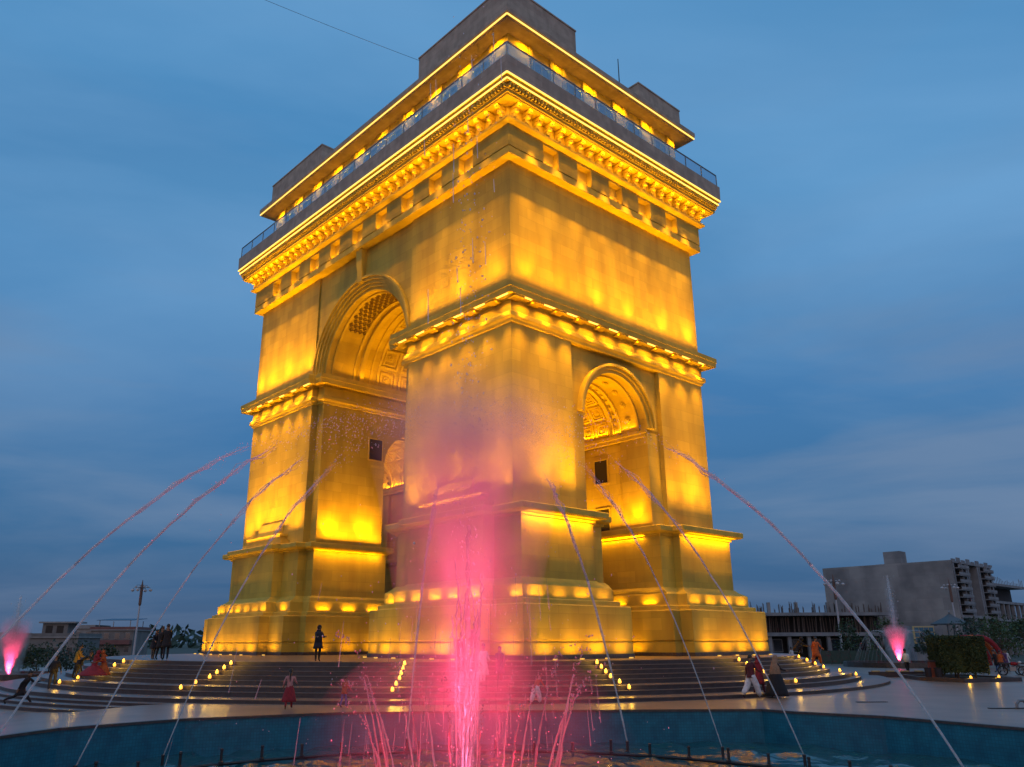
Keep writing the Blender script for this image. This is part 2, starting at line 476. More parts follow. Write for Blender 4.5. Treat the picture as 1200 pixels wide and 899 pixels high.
for q in range(4):
    for k, (rc_, T, dz) in enumerate((((0, 5.15, 0, 10.2), A_T, 0.0), ((.55, 6.45, .35, 11.15), B_T, -.006), ((0, 4, .2, 9.0), C_T, .006))):
        for nm, m, prof in T:
            if k == 2 and nm == 'ledge': prof = prof[:-1] + [(tuple(-.3 for _ in range(4)), 8.03)]
            mb = MB()
            mb.loops([[(x, y, z + (dz if z > 0 else 0)) for x, y in four(rect_off(rc_, o))[q]] for o, z in prof], False, True)
            mb.build(nm, m, arch)
# piers
P0 = [(0, 0), (5.15, 0), (5.15, .35), (6.45, .35), (6.45, 2.7), (6.2, 2.7), (6.2, 8.8), (6.45, 8.8), (6.45, 11.15), (.55, 11.15), (.55, 10.2), (0, 10.2)]
P1 = [(0, 0), (5.15, 0), (5.15, .35), (6.45, .35), (6.45, 11.15), (.55, 11.15), (.55, 10.2), (0, 10.2)]
for q in range(4):
    MB().prism(four(P0)[q], 7.6, 14.3, False, True).build('pier', stone, arch)
    MB().prism(four(P1)[q], 14.3, 19.0, True, False).build('pier', stone, arch)
    # small impost moulding round the pier inside the side passage
    mb = MB()
    mould(mb, four(rect(5.3, 6.45, .5, 11.0))[q], [(-.02, 14.05), (.07, 14.1), (.07, 14.3), (.15, 14.36), (.15, 14.55), (.0, 14.6)])
    mb.build('side_impost', stone_plain, arch)
# stepped blocks standing on the ledge before each pier
for q in range(4):
    mb = MB()
    for x0, y0, y1, z0, z1 in ((-.75, 1.6, 8.1, 7.99, 8.42), (-.6, 2.1, 7.7, 8.42, 8.72), (-.65, 2.0, 7.8, 8.72, 8.9)):
        mb.prism(four(rect(x0, .3, y0, y1))[q], z0, z1)
    pz = [(-.42, 8.9), (-.12, 9.95)]
    mb.loops([[(x, y, z) for x, y in four(rect(xf, .3, 3.3, 6.9))[q]] for xf, z in pz], False, True)
    mb.build('relief_base', stone_plain, arch)
# small side arches over the side passage
NA = 28
def arch_profile(c, r, half, z0, zs, zt):
    pts = [(c - half, zs), (c - r, zs)]
    pts = [(c - half, zt), (c - half, zs)] if half > r + .01 else [(c - r, zt)]
    pts += [(c + r * math.cos(a), zs + r * math.sin(a)) for a in [math.pi * (1 - k / NA) for k in range(NA + 1)]]
    if half > r + .01: pts += [(c + half, zs)]
    pts += [(c + half, zt)]
    return pts
def strip_solid(mb, c, r, half, zs, zt, d0, d1, axis):
    """arched block: rectangle above a half circle, extruded between d0 and d1"""
    def P(u, z, d): return (u, d, z) if axis == 'y' else (d, u, z)
    inner = [(c - r * math.cos(math.pi * k / NA), zs + r * math.sin(math.pi * k / NA)) for k in range(NA + 1)]
    outer = [(c - half + 2 * half * k / NA, zt) for k in range(NA + 1)]
    vs = []; fs = []
    for d in (d0, d1):
        for (u, z), (u2, z2) in zip(inner, outer): vs += [P(u, z, d), P(u2, z2, d)]
    n = 2 * (NA + 1)
    for k in range(NA):
        a = 2 * k
        fs += [(a, a + 2, a + 3, a + 1), (n + a + 2, n + a, n + a + 1, n + a + 3), (a + 2, a, n + a, n + a + 2)]
    mb.add(vs, fs)
    return mb
for y0, y1 in ((.35, 11.15), (L - 11.15, L - .35)):
    strip_solid(MB(), 9.65, 3.2, 3.2, 14.6, 19.0, y0, y1, 'y').build('side_vault', stone, arch)
def half_ring(mb, c, zs, r0, r1, d0, d1, axis, n=36, a0=0, a1=math.pi):
    def P(u, z, d): return (u, d, z) if axis == 'y' else (d, u, z)
    ls = []
    for k in range(n + 1):
        a = a0 + (a1 - a0) * k / n
        cs, sn = math.cos(a), math.sin(a)
        ls.append([P(c + r0 * cs, zs + r0 * sn, d0), P(c + r1 * cs, zs + r1 * sn, d0), P(c + r1 * cs, zs + r1 * sn, d1), P(c + r0 * cs, zs + r0 * sn, d1)])
    return mb.loops(ls, True, True)
for d in (1, -1):
    mb = MB()
    yy = (lambda v: v) if d == 1 else (lambda v: L - v)
    for r0, r1, f in ((3.17, 3.4, .22), (3.4, 3.58, .06), (3.58, 3.74, -.10)):
        half_ring(mb, 9.65, 14.6, r0, r1, yy(f), yy(.42), 'y')
    mb.build('archivolt', stone_plain, arch)
# upper walls, cornices
E0 = [(0, 0), (S, 0), (S, 10.2), (S - .55, 10.2), (S - .55, 11.15), (.55, 11.15), (.55, 10.2), (0, 10.2)]
for poly in (E0, my_(E0)):
    MB().prism(poly, 21.0, 29.86, False, False).build('upper_wall', stone, arch)
    mb = MB(); mould(mb, poly, [(0, 18.86), (.10, 18.9), (.13, 19.05), (.26, 19.15), (.28, 19.2), (.28, 19.42), (.20, 19.5), (.08, 19.53)], True)
    mb.build('architrave', stone_plain, arch)
    mb = MB(); mould(mb, poly, [(.08, 19.5), (.08, 20.22), (.16, 20.30), (.20, 20.38), (.80, 20.40), (.80, 20.30), (.87, 20.30), (.90, 20.62), (.94, 20.66), (.94, 20.98), (.88, 21.02), (-.1, 21.14)])
    mb.build('cornice', stone_plain, arch)
strip_solid(MB(), L / 2, 5.53, 5.53, 20.95, 29.86, .55, S - .55, 'x').build('main_vault', stone, arch)
for d0, d1 in ((.13, .57), (S - .57, S - .13)): strip_solid(MB(), L / 2, 6.30, 6.474, 21.0, 29.86, d0, d1, 'x').build('arch_panel', stone, arch)
for d in (1, -1):
    xx = (lambda v: v) if d == 1 else (lambda v: S - v)
    mb = MB()
    for r0, r1, f in ((5.50, 5.74, .46), (5.74, 5.96, .30), (5.96, 6.2, .14), (6.2, 6.42, -.02), (6.42, 6.58, -.16)):
        half_ring(mb, L / 2, 20.98, r0, r1, xx(f), xx(.62), 'x')
    mb.build('archivolt', stone_plain, arch)
    mb = MB()
    c = L / 2
    mb.loops([[(xx(-.2), c - .28, 27.2), (xx(-.2), c + .28, 27.2), (xx(.7), c + .28, 27.2), (xx(.7), c - .28, 27.2)][::d], [(xx(-.42), c - .40, 29.86), (xx(-.42), c + .40, 29.86), (xx(.7), c + .40, 29.86), (xx(.7), c - .40, 29.86)][::d]])
    mb.build('keystone', stone_plain, arch)
# vault decoration: rings, lattice of diamonds, coffers
def coffer_mesh(name, w, h, dp):
    mb = MB()
    for k, (s0, s1, z0, z1) in enumerate(((1.0, .80, dp, dp), (.66, .5, dp * .7, dp * .7))):
        for a, b, c_, d_ in ((-s0, s0, -s0, -s1), (-s0, s0, s1, s0), (-s0, -s1, -s1, s1), (s1, s0, -s1, s1)):
            mb.box(a * w, b * w, c_ * h, d_ * h, -.03, z0)
    for k in range(8):
        a = 2 * math.pi * k / 8
        mb.ball((math.cos(a) * w * .26, math.sin(a) * h * .26, dp * .2), min(w, h) * .13, 5, 3)
    mb.ball((0, 0, dp * .3), min(w, h) * .16, 6, 4)
    return mb.mesh(name, stone_plain)
cof_s = coffer_mesh('coffer', .52, .55, .12)
cof_m = coffer_mesh('coffer', .95, .95, .16)
def on_vault(me, name, c, zs, r, a, d, axis):
    """place a mesh (z towards the vault axis) on the vault at angle a from the +u side and depth d"""
    cs, sn = math.cos(a), math.sin(a)
    if axis == 'y':   # vault axis along y, u = x
        X = Vector((-sn, 0, cs)); Y = Vector((0, 1, 0)); Z = Vector((-cs, 0, -sn)); p = Vector((c + r * cs, d, zs + r * sn))
        X = Y.cross(Z)
    else:
        Z = Vector((0, -cs, -sn)); Y = Vector((1, 0, 0)); X = Y.cross(Z); p = Vector((d, c + r * cs, zs + r * sn))
    M = Matrix((X, Y, Z)).transposed().to_4x4(); M.translation = p
    o = bpy.data.objects.new(name, me); COL.objects.link(o); o.parent = arch; o.matrix_local = M
    return o
NC = 8
for far in (0, 1):
    yy = (lambda v: v) if not far else (lambda v: L - v)
    for i in range(NC):
        a = math.pi * (i + .5) / NC
        for dd in (4.2, 5.5, 6.8, 8.1): on_vault(cof_s, 'coffer', 9.65, 14.6, 3.2, a, yy(dd), 'y')
    mb = MB()
    for d0, d1, hh in ((.9, 1.1, .12), (2.5, 2.7, .14), (3.1, 3.4, .2), (8.9, 9.15, .16), (10.6, 10.85, .12)):
        half_ring(mb, 9.65, 14.6, 3.2 - hh, 3.25, yy(d0), yy(d1), 'y')
    mb.build('vault_rib', stone_plain, arch)
    tooth = MB().box(-.13, .13, -.12, .12, -.02, .14).mesh('dentil', stone_plain)
    rose = MB(); [rose.ball((math.cos(t) * .15, math.sin(t) * .15, .03), .09, 5, 3) for t in [k * math.pi / 3 for k in range(6)]]; rose.ball((0, 0, .06), .10, 5, 3)
    rose = rose.mesh('rosette', stone_plain)
    for i in range(18):
        a = math.pi * (i + .5) / 18
        on_vault(tooth, 'dentil', 9.65, 14.6, 3.2, a, yy(2.83), 'y')
        if i % 2: on_vault(rose, 'rosette', 9.65, 14.6, 3.2, a, yy(1.8), 'y')
for far in (0, 1):
    xx = (lambda v: v) if not far else (lambda v: S - v)
    mb = MB()
    for d0, d1, hh in ((1.0, 1.2, .10), (3.0, 3.2, .12), (3.5, 3.9, .28), (4.6, 4.75, .1)):
        half_ring(mb, L / 2, 20.95, 5.53 - hh, 5.58, xx(d0), xx(d1), 'x')
    mb.build('vault_rib', stone_plain, arch)
mb = MB()
mb.loops([[(-.22, 0, -.02), (0, -.22, -.02), (.22, 0, -.02), (0, .22, -.02)], [(-.18, 0, .10), (0, -.18, .10), (.18, 0, .10), (0, .18, .10)], [(-.11, 0, .02), (0, -.11, .02), (.11, 0, .02), (0, .11, .02)]], False, True)
dia = mb.mesh('diamond_boss', mat('bronzed_stone', (.26, .17, .04), .7, (.20, .13, .03), 5))
for i in range(32):
    a = R_(176 - i * 4.2)
    for j in range(4):
        on_vault(dia, 'diamond_boss', L / 2, 20.95, 5.53, a, 1.42 + .42 * j + (.21 if i % 2 else 0), 'x')
for i in range(9):
    a = math.pi * (i + .5) / 9
    for dd in (6.2, 8.4, 10.6, 12.8): on_vault(cof_m, 'coffer', L / 2, 20.95, 5.53, a, dd, 'x')
# dark windows in the passage walls
def window(x, y, z, w, h, face):
    mb = MB(); pb = MB()
    if face == 'x':                 # on a wall facing -x at plane x
        for a, b, c, d in ((-w / 2 - .1, w / 2 + .1, h, h + .1), (-w / 2 - .1, w / 2 + .1, -.1, 0), (-w / 2 - .1, -w / 2, 0, h), (w / 2, w / 2 + .1, 0, h)):
            mb.box(x - .06, x + .05, y + a, y + b, z + c, z + d)
        pb.box(x - .015, x + .05, y - w / 2, y + w / 2, z, z + h)
    else:                           # on a wall facing -y at plane y
        for a, b, c, d in ((-w / 2 - .1, w / 2 + .1, h, h + .1), (-w / 2 - .1, w / 2 + .1, -.1, 0), (-w / 2 - .1, -w / 2, 0, h), (w / 2, w / 2 + .1, 0, h)):
            mb.box(x + a, x + b, y - .06, y + .05, z + c, z + d)
        pb.box(x - w / 2, x + w / 2, y - .015, y + .05, z, z + h)
    f = mb.build('window', stone_plain, arch)
    pb.build('pane', void, f)
window(S - 6.2, 4.72, 11.5, 1.15, 1.62, 'x'); window(S - 6.2, 4.72, 8.15, 1.15, 1.5, 'x'); window(S - 6.11, 4.65, 4.75, 1.1, 1.62, 'x')
window(5.55, L - 11.15, 15.0, 1.25, 1.7, 'y')
# frieze with lit recesses
mb = MB(); mould(mb, ROUND, [(-.8, 29.83), (.58, 29.86), (.62, 29.90), (.62, 30.36), (.56, 30.40), (.56, 30.46), (.1, 30.48)]); mb.build('string_course', stone_plain, arch)
mb = MB(); mould(mb, ROUND, [(.14, 30.4), (.14, 31.9)]); mb.build('frieze', stone_plain, arch)
mb = MB(); mould(mb, ROUND, [(.1, 31.80), (.60, 31.82), (.60, 32.0), (.70, 32.02), (.96, 32.08), (1.0, 32.12), (1.0, 32.26), (.92, 32.3), (.5, 32.3)]); mb.build('frieze_ledge', stone_plain, arch)
mb = MB(); mould(mb, ROUND, [(.66, 32.26), (.66, 33.25)]); mb.build('bracket_wall', stone_plain, arch)
mb = MB(); mould(mb, ROUND, [(.5, 33.2), (1.52, 33.2), (1.52, 33.28), (1.62, 33.3), (1.62, 33.50), (1.70, 33.52), (1.70, 33.56)]); mb.build('soffit_board', stone_plain, arch)
mb = MB(); mould(mb, ROUND, [(1.66, 33.5), (1.66, 33.86), (1.86, 33.88), (1.86, 34.20), (1.90, 34.22), (1.98, 34.24), (1.98, 34.36)]); mb.build('light_cove', stone_plain, arch)
mb = MB(); mould(mb, ROUND, [(1.9, 34.34), (2.0, 34.36), (2.03, 35.60), (1.98, 35.64), (1.74, 35.64), (1.74, 34.5), (-1, 34.5)]); mb.build('parapet', stone_grey, arch)
RX = [9.75 + 3.28 * k for k in range(-2, 3)]
RY = [L / 2 + 3.28 * k for k in range(-4, 5)]
def spans(cs, a, b, w=1.45):
    e = a; out = []
    for c in cs: out.append((e, c - w / 2)); e = c + w / 2
    out.append((e, b)); return out
for a, b in spans(RX, -.62, S + .62): MB().box(a, b, -.615, -.12, 30.46, 31.83).build('frieze_block', stone, arch)
for a, b in spans(RY, -.115, L + .62): MB().box(-.615, -.12, a, b, 30.46, 31.83).build('frieze_block', stone, arch)
for a, b in spans(RX, -.115, S + .115): MB().box(a, b, L + .12, L + .615, 30.46, 31.83).build('frieze_block', stone, arch)
# brackets
mb = MB()
for k in range(3): mb.box(-.13, .13, -(.36 + .20 * k), 0.02, .06 + .29 * k, .28 + .29 * k)
mb.box(-.10, .10, -.32, 0.02, 0.0, .92)
brk = mb.mesh('bracket', stone_plain)
for k in range(21): inst('bracket', brk, arch, (-.36 + 1.0 * k, -.66, 32.28))
for k in range(35): inst('bracket', brk, arch, (-.66, -.33 + 1.0 * k, 32.28), (0, 0, -math.pi / 2))
mb = MB()
x = -1.6
while x < S + 1.6: mb.box(x, x + .13, -1.84, -1.64, 33.58, 33.84); x += .28
x = -1.6
while x < L + 1.6: mb.box(-1.84, -1.64, x, x + .13, 33.58, 33.84); x += .28
o = mb.build('dentil_row', stone_plain, arch); o['kind'] = 'stuff'
# LED strips: two below the parapet, one below the roof
def strips(o, z, h, nx, ny, gap=.05):
    for axis, n, ln in (('x', nx, S), ('y', ny, L)):
        a0, a1 = -o, ln + o
        for k in range(n):
            a, b = a0 + (a1 - a0) * k / n + (gap if k else 0), a0 + (a1 - a0) * (k + 1) / n
            mb = MB()
            if axis == 'x': mb.box(a, b, -o - .05, -o + .005, z, z + h)
            else: mb.box(-o - .05, -o + .005, a, b, z, z + h)
            mb.build('light_strip', led, arch)
strips(1.86, 33.95, .10, 2, 3)
strips(1.985, 34.25, .10, 2, 3)
# cornice lamps with blocks between
mut = MB().box(-.36, .36, -.74, 0.0, 0, .19).mesh('mutule', stone_plain)
lmp = MB().box(-.47, .47, -.60, -.48, .13, .195).mesh('cornice_lamp', lampm)
for k in range(11):
    if k < 10: inst('cornice_lamp', lmp, arch, (.63 + 2 * k, -.1, 20.2))
    if k < 11: inst('mutule', mut, arch, (min(S, max(0, -.37 + 2 * k)), -.08, 20.2))
for c0, n in ((.08, 6), (23.05, 6)):
    for k in range(n):
        inst('cornice_lamp', lmp, arch, (-.1, c0 + 2 * k, 20.2), (0, 0, -math.pi / 2))
        if k < n - 1: inst('mutule', mut, arch, (-.08, c0 + 1 + 2 * k, 20.2), (0, 0, -math.pi / 2))
# attic storey, roof slab
mb = MB(); mould(mb, ROUND, [(-.3, 34.45), (-.3, 40.1)]); mb.build('attic_wall', stone_plain, arch)
winm = MB()
for a, b, c, d in ((-.75, .75, 2.9, 3.0), (-.75, -.66, 0, 2.9), (.66, .75, 0, 2.9), (-.04, .04, 0, 2.9)): winm.box(a, b, -.1, .02, c, d)
winm = winm.mesh('window', steel)
panem = MB().box(-.66, .66, -.03, .02, 0, 2.9).mesh('pane', dark_glass)
pilm = MB().box(-.16, .16, -.12, .02, 0, 5.0).mesh('pilaster', stone_plain)
AX = [3.4 + 3.38 * k for k in range(5)]
AY = [3.0 + 3.4 * k for k in range(9)]
for c in AX:
    w_ = inst('window', winm, arch, (c, .3, 36.0)); inst('pane', panem, w_)
    for s_ in (-1, 1): inst('pilaster', pilm, arch, (c + s_ * 1.05, .3, 35.0))
for c in AY:
    w_ = inst('window', winm, arch, (.3, c, 36.0), (0, 0, -math.pi / 2)); inst('pane', panem, w_)
    for s_ in (-1, 1): inst('pilaster', pilm, arch, (.3, c + s_ * 1.05, 35.0), (0, 0, -math.pi / 2))
mb = MB(); mould(mb, ROUND, [(-.35, 40.02), (.70, 40.05), (.76, 40.10), (.84, 40.10), (.84, 40.34), (.92, 40.38), (.92, 40.74), (.84, 40.80), (.62, 40.82), (.62, 41.02), (.5, 41.05)], False, True); mb.build('roof_slab', stone_grey, arch)
strips(.845, 40.14, .10, 2, 3)
for x0, x1, y0, y1, z1 in ((-.15, 6.7, -.15, 9.8, 43.7), (14.0, 19.4, -.15, 9.8, 43.0), (-.15, 6.7, 24.2, 33.5, 43.4), (14.0, 19.4, 24.2, 33.5, 43.4)):
    mb = MB(); mb.box(x0, x1, y0, y1, 41.0, z1 - .12); mb.box(x0 - .05, x1 + .05, y0 - .05, y1 + .05, z1 - .12, z1)
    mb.build('roof_block', stone_grey, arch)
# glass railing on the parapet
gp = {}
def rail(axis, n, ln):
    a0, a1 = -1.88, ln + 1.88; st = (a1 - a0) / n
    pm = MB().box(.05, st - .05, -.012, .012, .10, .98).mesh('glass_panel', rail_glass)
    po = MB().box(-.03, .03, -.03, .03, 0, 1.05).mesh('railing_post', steel)
    rz = 0 if axis == 'x' else math.pi / 2
    for k in range(n + 1):
        p = (a0 + st * k, -1.88, 35.63) if axis == 'x' else (-1.88, a0 + st * k, 35.63)
        if not (axis == 'y' and k == 0): inst('railing_post', po, arch, p, (0, 0, rz))
        if k < n: inst('glass_panel', pm, arch, p, (0, 0, rz))
    mb = MB()
    if axis == 'x': mb.box(a0, a1, -1.92, -1.84, 36.66, 36.72)
    else: mb.box(-1.92, -1.84, a0 + .09, a1, 36.66, 36.72)
    mb.build('hand_rail', steel, arch)
rail('x', 11, S); rail('y', 17, L)
mb = MB(); mb.tube([(12.3, .4, 41.0), (12.3, .4, 44.6)], [.05, .035], 6); mb.box(12.18, 12.42, .3, .5, 41.0, 41.15)
mb.build('antenna', black, arch)

# lamps of the arch: lights at the fixtures, and a few added bars
upl = MB().box(-.12, .12, -.05, .05, 0, .06).mesh('uplight', [mat('dim_uplight_face', (1, .7, .2), .5, emit=((1.0, .56, .08), .8))])
def aim(o, loc, dr, long=None):
    Z = -Vector(dr).normalized()
    X = Vector(long).normalized() if long else Z.orthogonal().normalized()
    X = (X - Z * X.dot(Z)).normalized()
    Y = Z.cross(X)
    M = Matrix((X, Y, Z)).transposed().to_4x4(); M.translation = Vector(loc)
    o.parent = arch; o.matrix_local = M
LIGHTS = {}
def spot(loc, dr, W, size=80, blend=.6, col=AMBER, rad=.05):
    key = ('s', W, size, blend, col, rad)
    if key not in LIGHTS:
        d = bpy.data.lights.new('floodlight', 'SPOT'); d.energy = W * GAIN; d.spot_size = R_(size); d.spot_blend = blend; d.color = col; d.shadow_soft_size = rad
        LIGHTS[key] = d
    o = bpy.data.objects.new('floodlight', LIGHTS[key]); COL.objects.link(o); aim(o, loc, dr)
    return o
def area(loc, dr, long, lx, ly, W, spread=160, col=AMBER):
    key = ('a', W, lx, ly, spread, col)
    if key not in LIGHTS:
        d = bpy.data.lights.new('light_bar', 'AREA'); d.shape = 'RECTANGLE'; d.size = lx; d.size_y = ly; d.energy = W * GAIN; d.spread = R_(spread); d.color = col
        LIGHTS[key] = d
    o = bpy.data.objects.new('light_bar', LIGHTS[key]); COL.objects.link(o); aim(o, loc, dr, long)
    return o
def frange(a, b, n): return [a + (b - a) * (k + .5) / n for k in range(n)]
# --- base uplights against the plinth (terrace level), each a short bar; lamps are not all equally bright
vary = random.Random(3)
def uneven(W): return W * vary.choice((.55, .8, 1.0, 1.0, 1.2))
def patch_x(x, y, z, W, fx=True, ln=1.05, tilt=.35):
    area((x, y, z), (0, tilt, 1), (1, 0, 0), ln, .07, uneven(W), 130)
    if fx: inst('uplight', upl, arch, (x, y - .1, 0))
def patch_y(y, x, z, W, fx=True, ln=1.05, tilt=.35):
    area((x, y, z), (tilt, 0, 1), (0, 1, 0), ln, .07, uneven(W), 130)
    if fx: inst('uplight', upl, arch, (x - .1, y, 0), (0, 0, math.pi / 2))
BW = 26
for x in frange(-1.2, 6.6, 4): patch_x(x, -3.0, .10, BW)
for x in frange(13.0, 20.8, 4): patch_x(x, -3.0, .10, BW)
for y in frange(.4, 9.0, 5): patch_y(y, -3.05, .10, BW)
for y in frange(24.4, 33.0, 5): patch_y(y, -3.05, .10, BW)
for y in (34.2, 35.2): patch_y(y, -2.3, .10, BW)
for y in (-1.4, 10.4, 23.3): patch_y(y, -2.3, .10, BW)
for y in (1.5, 4, 7): patch_y(y, S - 7.95, .10, BW, False)
for x in (1.0, 3.2, 5.4): patch_x(x, L - 12.6, .10, BW, False)
# --- lamps on the plinth lip washing the pedestal band; the band's edge shades the pedestal's foot
LW = 13
for x in frange(-.9, 6.2, 4): patch_x(x, -1.90, 3.03, LW, False, 1.0, .25)
for x in frange(13.2, 20.2, 4): patch_x(x, -1.90, 3.03, LW, False, 1.0, .25)
for y in frange(.4, 8.8, 5): patch_y(y, -1.98, 3.03, LW, False, .9, .25)
for y in frange(24.4, 33.0, 6): patch_y(y, -1.98, 3.03, LW, False, .9, .25)
for y in (34.5, 23.6, 10.0, -1.2): patch_y(y, -1.18, 3.03, LW, False, .8, .25)
for y in (.5, 3, 6, 9): patch_y(y, S - 7.22, 3.03, LW, False, 1.0, .25)
for x in (1.2, 3.4, 5.6): patch_x(x, L - 11.83, 3.03, LW, False, 1.0, .25)
# --- added bars under the ledge, no fixtures there, brightening the pedestals
area((S - 7.0, 5.3, 7.45), (.7, 0, -.7), (0, 1, 0), 9, .06, 130, 150)
area((3.3, L - 11.8, 7.45), (0, .7, -.7), (1, 0, 0), 6, .06, 90, 150)
for x0, x1 in ((-.3, 5.3), (14.1, 19.6)): area(((x0 + x1) / 2, -1.55, 7.52), (0, .9, -.45), (1, 0, 0), x1 - x0, .06, 120, 120)
# --- ledge lamps washing the lower shafts
def wash_x(xs, y, z, W, size, tilt=.13): [spot((x, y, z), (vary.gauss(0, .03), tilt, 1), uneven(W), size, 1.0) for x in xs]
def wash_y(ys, x, z, W, size, tilt=.13): [spot((x, y, z), (tilt, vary.gauss(0, .03), 1), uneven(W), size, 1.0) for y in ys]
PW, PS = 1700, 64
wash_x((.6, 2.4, 4.2), -1.5, 8.05, PW, PS, .2); wash_x((14.8, 16.6, 18.4), -1.5, 8.05, PW, PS, .2)
wash_y((.4, 9.2), -.85, 8.05, PW * .5, PS, .13); wash_y((1.6, 5.0, 7.4), -1.45, 8.05, PW * .6, PS, .2); wash_y((24.2, 32.6), -.85, 8.05, PW * .7, PS, .13); wash_y((26.0, 28.4, 30.6), -1.45, 8.05, PW, PS, .2)
wash_x((1.6, 4.6), L - 11.85, 8.05, PW * .9, 90, .2)
wash_y((1.5,), S - 7.05, 8.05, PW * .8, 70, .2); wash_y((5.5, 8.5), S - 7.05, 8.05, PW * .2, 90, .2)
area((S / 2 - 6.3, -1.45, 8.06), (0, .12, 1), (1, 0, 0), 5.6, .06, 300, 90); area((16.8, -1.45, 8.06), (0, .12, 1), (1, 0, 0), 5.6, .06, 270, 90)
area((-1.35, 28.2, 8.06), (.16, 0, 1), (0, 1, 0), 10, .06, 700, 90)
area((3.6, L - 11.85, 8.06), (0, .1, 1), (1, 0, 0), 5.5, .06, 360, 140); area((S - 7.05, 5.6, 8.06), (.1, 0, 1), (0, 1, 0), 10, .06, 420, 140)
# --- cornice lamps shining down the lower shafts past the architrave
area((S / 2, -.54, 20.30), (0, .10, -1), (1, 0, 0), S, .06, 620, 120)
area((-.54, 5.1, 20.30), (.10, 0, -1), (0, 1, 0), 10.4, .06, 260, 120)
area((-.54, 28.2, 20.30), (.10, 0, -1), (0, 1, 0), 10.4, .06, 320, 120)
for k in range(10): spot((.63 + 2 * k, -.66, 20.28), (0, .09, -1), 2000, 52, 1.0, AMBER, .25)
for k in range(6): spot((-.66, .08 + 2 * k, 20.28), (.09, 0, -1), 1500, 52, 1.0, AMBER, .25); spot((-.66, 23.05 + 2 * k, 20.28), (.09, 0, -1), 1700, 52, 1.0, AMBER, .25)
area((-1.35, 5.1, 8.06), (.16, 0, 1), (0, 1, 0), 9, .06, 560, 90)
# --- lamps behind the soffit edge shining down the upper shafts
for x in frange(.2, S - .2, 8): spot((x, -1.48, 33.05), (0, .09, -1), 8200, 34, 1.0)
for y in frange(.4, 10, 4): spot((-1.48, y, 33.05), (.09, 0, -1), 2700, 34, 1.0)
for y in frange(23.4, 33, 4): spot((-1.48, y, 33.05), (.09, 0, -1), 5200, 34, 1.0)
for y in (12.5, 16.7, 20.9): spot((-1.48, y, 33.05), (.09, 0, -1), 2600, 34, 1.0)
# --- lamps on top of the cornice washing the upper shafts
UW, US = 1050, 66
wash_x((1.2, 4.2, 7.8, 11.2, 14.8, 18.2), -.86, 21.06, UW, US, .14)
wash_y((1.3, 4.6, 8.2), -.86, 21.06, UW * .6, US, .14); wash_y((24.2, 27.4, 30.2, 32.6), -.86, 21.06, UW, US, .14)
area((S / 2, -.85, 21.06), (0, .1, 1), (1, 0, 0), S, .06, 900, 90)
area((-.85, 5.1, 21.06), (.1, 0, 1), (0, 1, 0), 10, .06, 400, 90); area((-.85, 28.2, 21.06), (.1, 0, 1), (0, 1, 0), 10, .06, 640, 90)
# --- frieze: recess lamps, and a bar on the string course
for x in RX: area((x, -.40, 30.55), (0, .25, 1), (1, 0, 0), 1.2, .06, 22, 170)
for y in RY: area((-.40, y, 30.55), (.25, 0, 1), (0, 1, 0), 1.2, .06, 22, 170)
# --- bracket zone: bars on the frieze ledge, bars behind the soffit edge shining down the wall
area((S / 2, -1.25, 32.36), (0, .1, 1), (1, 0, 0), S + 2, .06, 150, 175)
area((-1.25, L / 2, 32.36), (.1, 0, 1), (0, 1, 0), L + 2, .06, 250, 175)
area((S / 2, -1.45, 33.16), (0, .25, -1), (1, 0, 0), S + 2.8, .06, 380, 150)
area((-1.45, L / 2, 33.16), (.25, 0, -1), (0, 1, 0), L + 2.8, .06, 520, 150)
# --- attic: downlights under the roof slab between the windows
for x in [1.7 + 3.38 * k for k in range(6)]: spot((x, -.35, 39.95), (0, .55, -1), uneven(330), 140, .9)
for y in [1.3 + 3.4 * k for k in range(10)]: spot((-.35, y, 39.95), (.55, 0, -1), uneven(330), 140, .9)
area((S / 2, -.45, 38.9), (0, .1, 1), (1, 0, 0), S, .06, 60, 170)  # added upward bars without fixtures, brightening the soffit on both faces
area((-.45, L / 2, 38.9), (.1, 0, 1), (0, 1, 0), L, .06, 100, 170)
# --- vaults
for yy_ in (5.7, L - 5.7):
    area((S - 6.6, yy_, 14.75), (-.6, 0, 1), (0, 1, 0), 9.0, .1, 300, 170)
    area((6.6, yy_, 14.75), (.6, 0, 1), (0, 1, 0), 9.0, .1, 300, 170)
area((S / 2, L / 2 + 5.0, 21.3), (0, -.6, 1), (1, 0, 0), 16, .1, 420, 170)
area((S / 2, L / 2 - 5.0, 21.3), (0, .6, 1), (1, 0, 0), 16, .1, 420, 170)

# ------------------------------------------------------------------ overhead cable
mb = MB()
c0 = Vector((-4.9, 51.3, ZT + 43.3)); c1 = Vector((-26, 44.0, 49.5))
mb.tube([c0.lerp(c1, k / 12) - Vector((0, 0, 0.25 * (1 - (2 * k / 12 - 1) ** 2))) for k in range(13)], .014, 5)
tag(mb.build('overhead_cable', black), 'thin dark cable running from the roof of the arch up across the sky', 'cable')
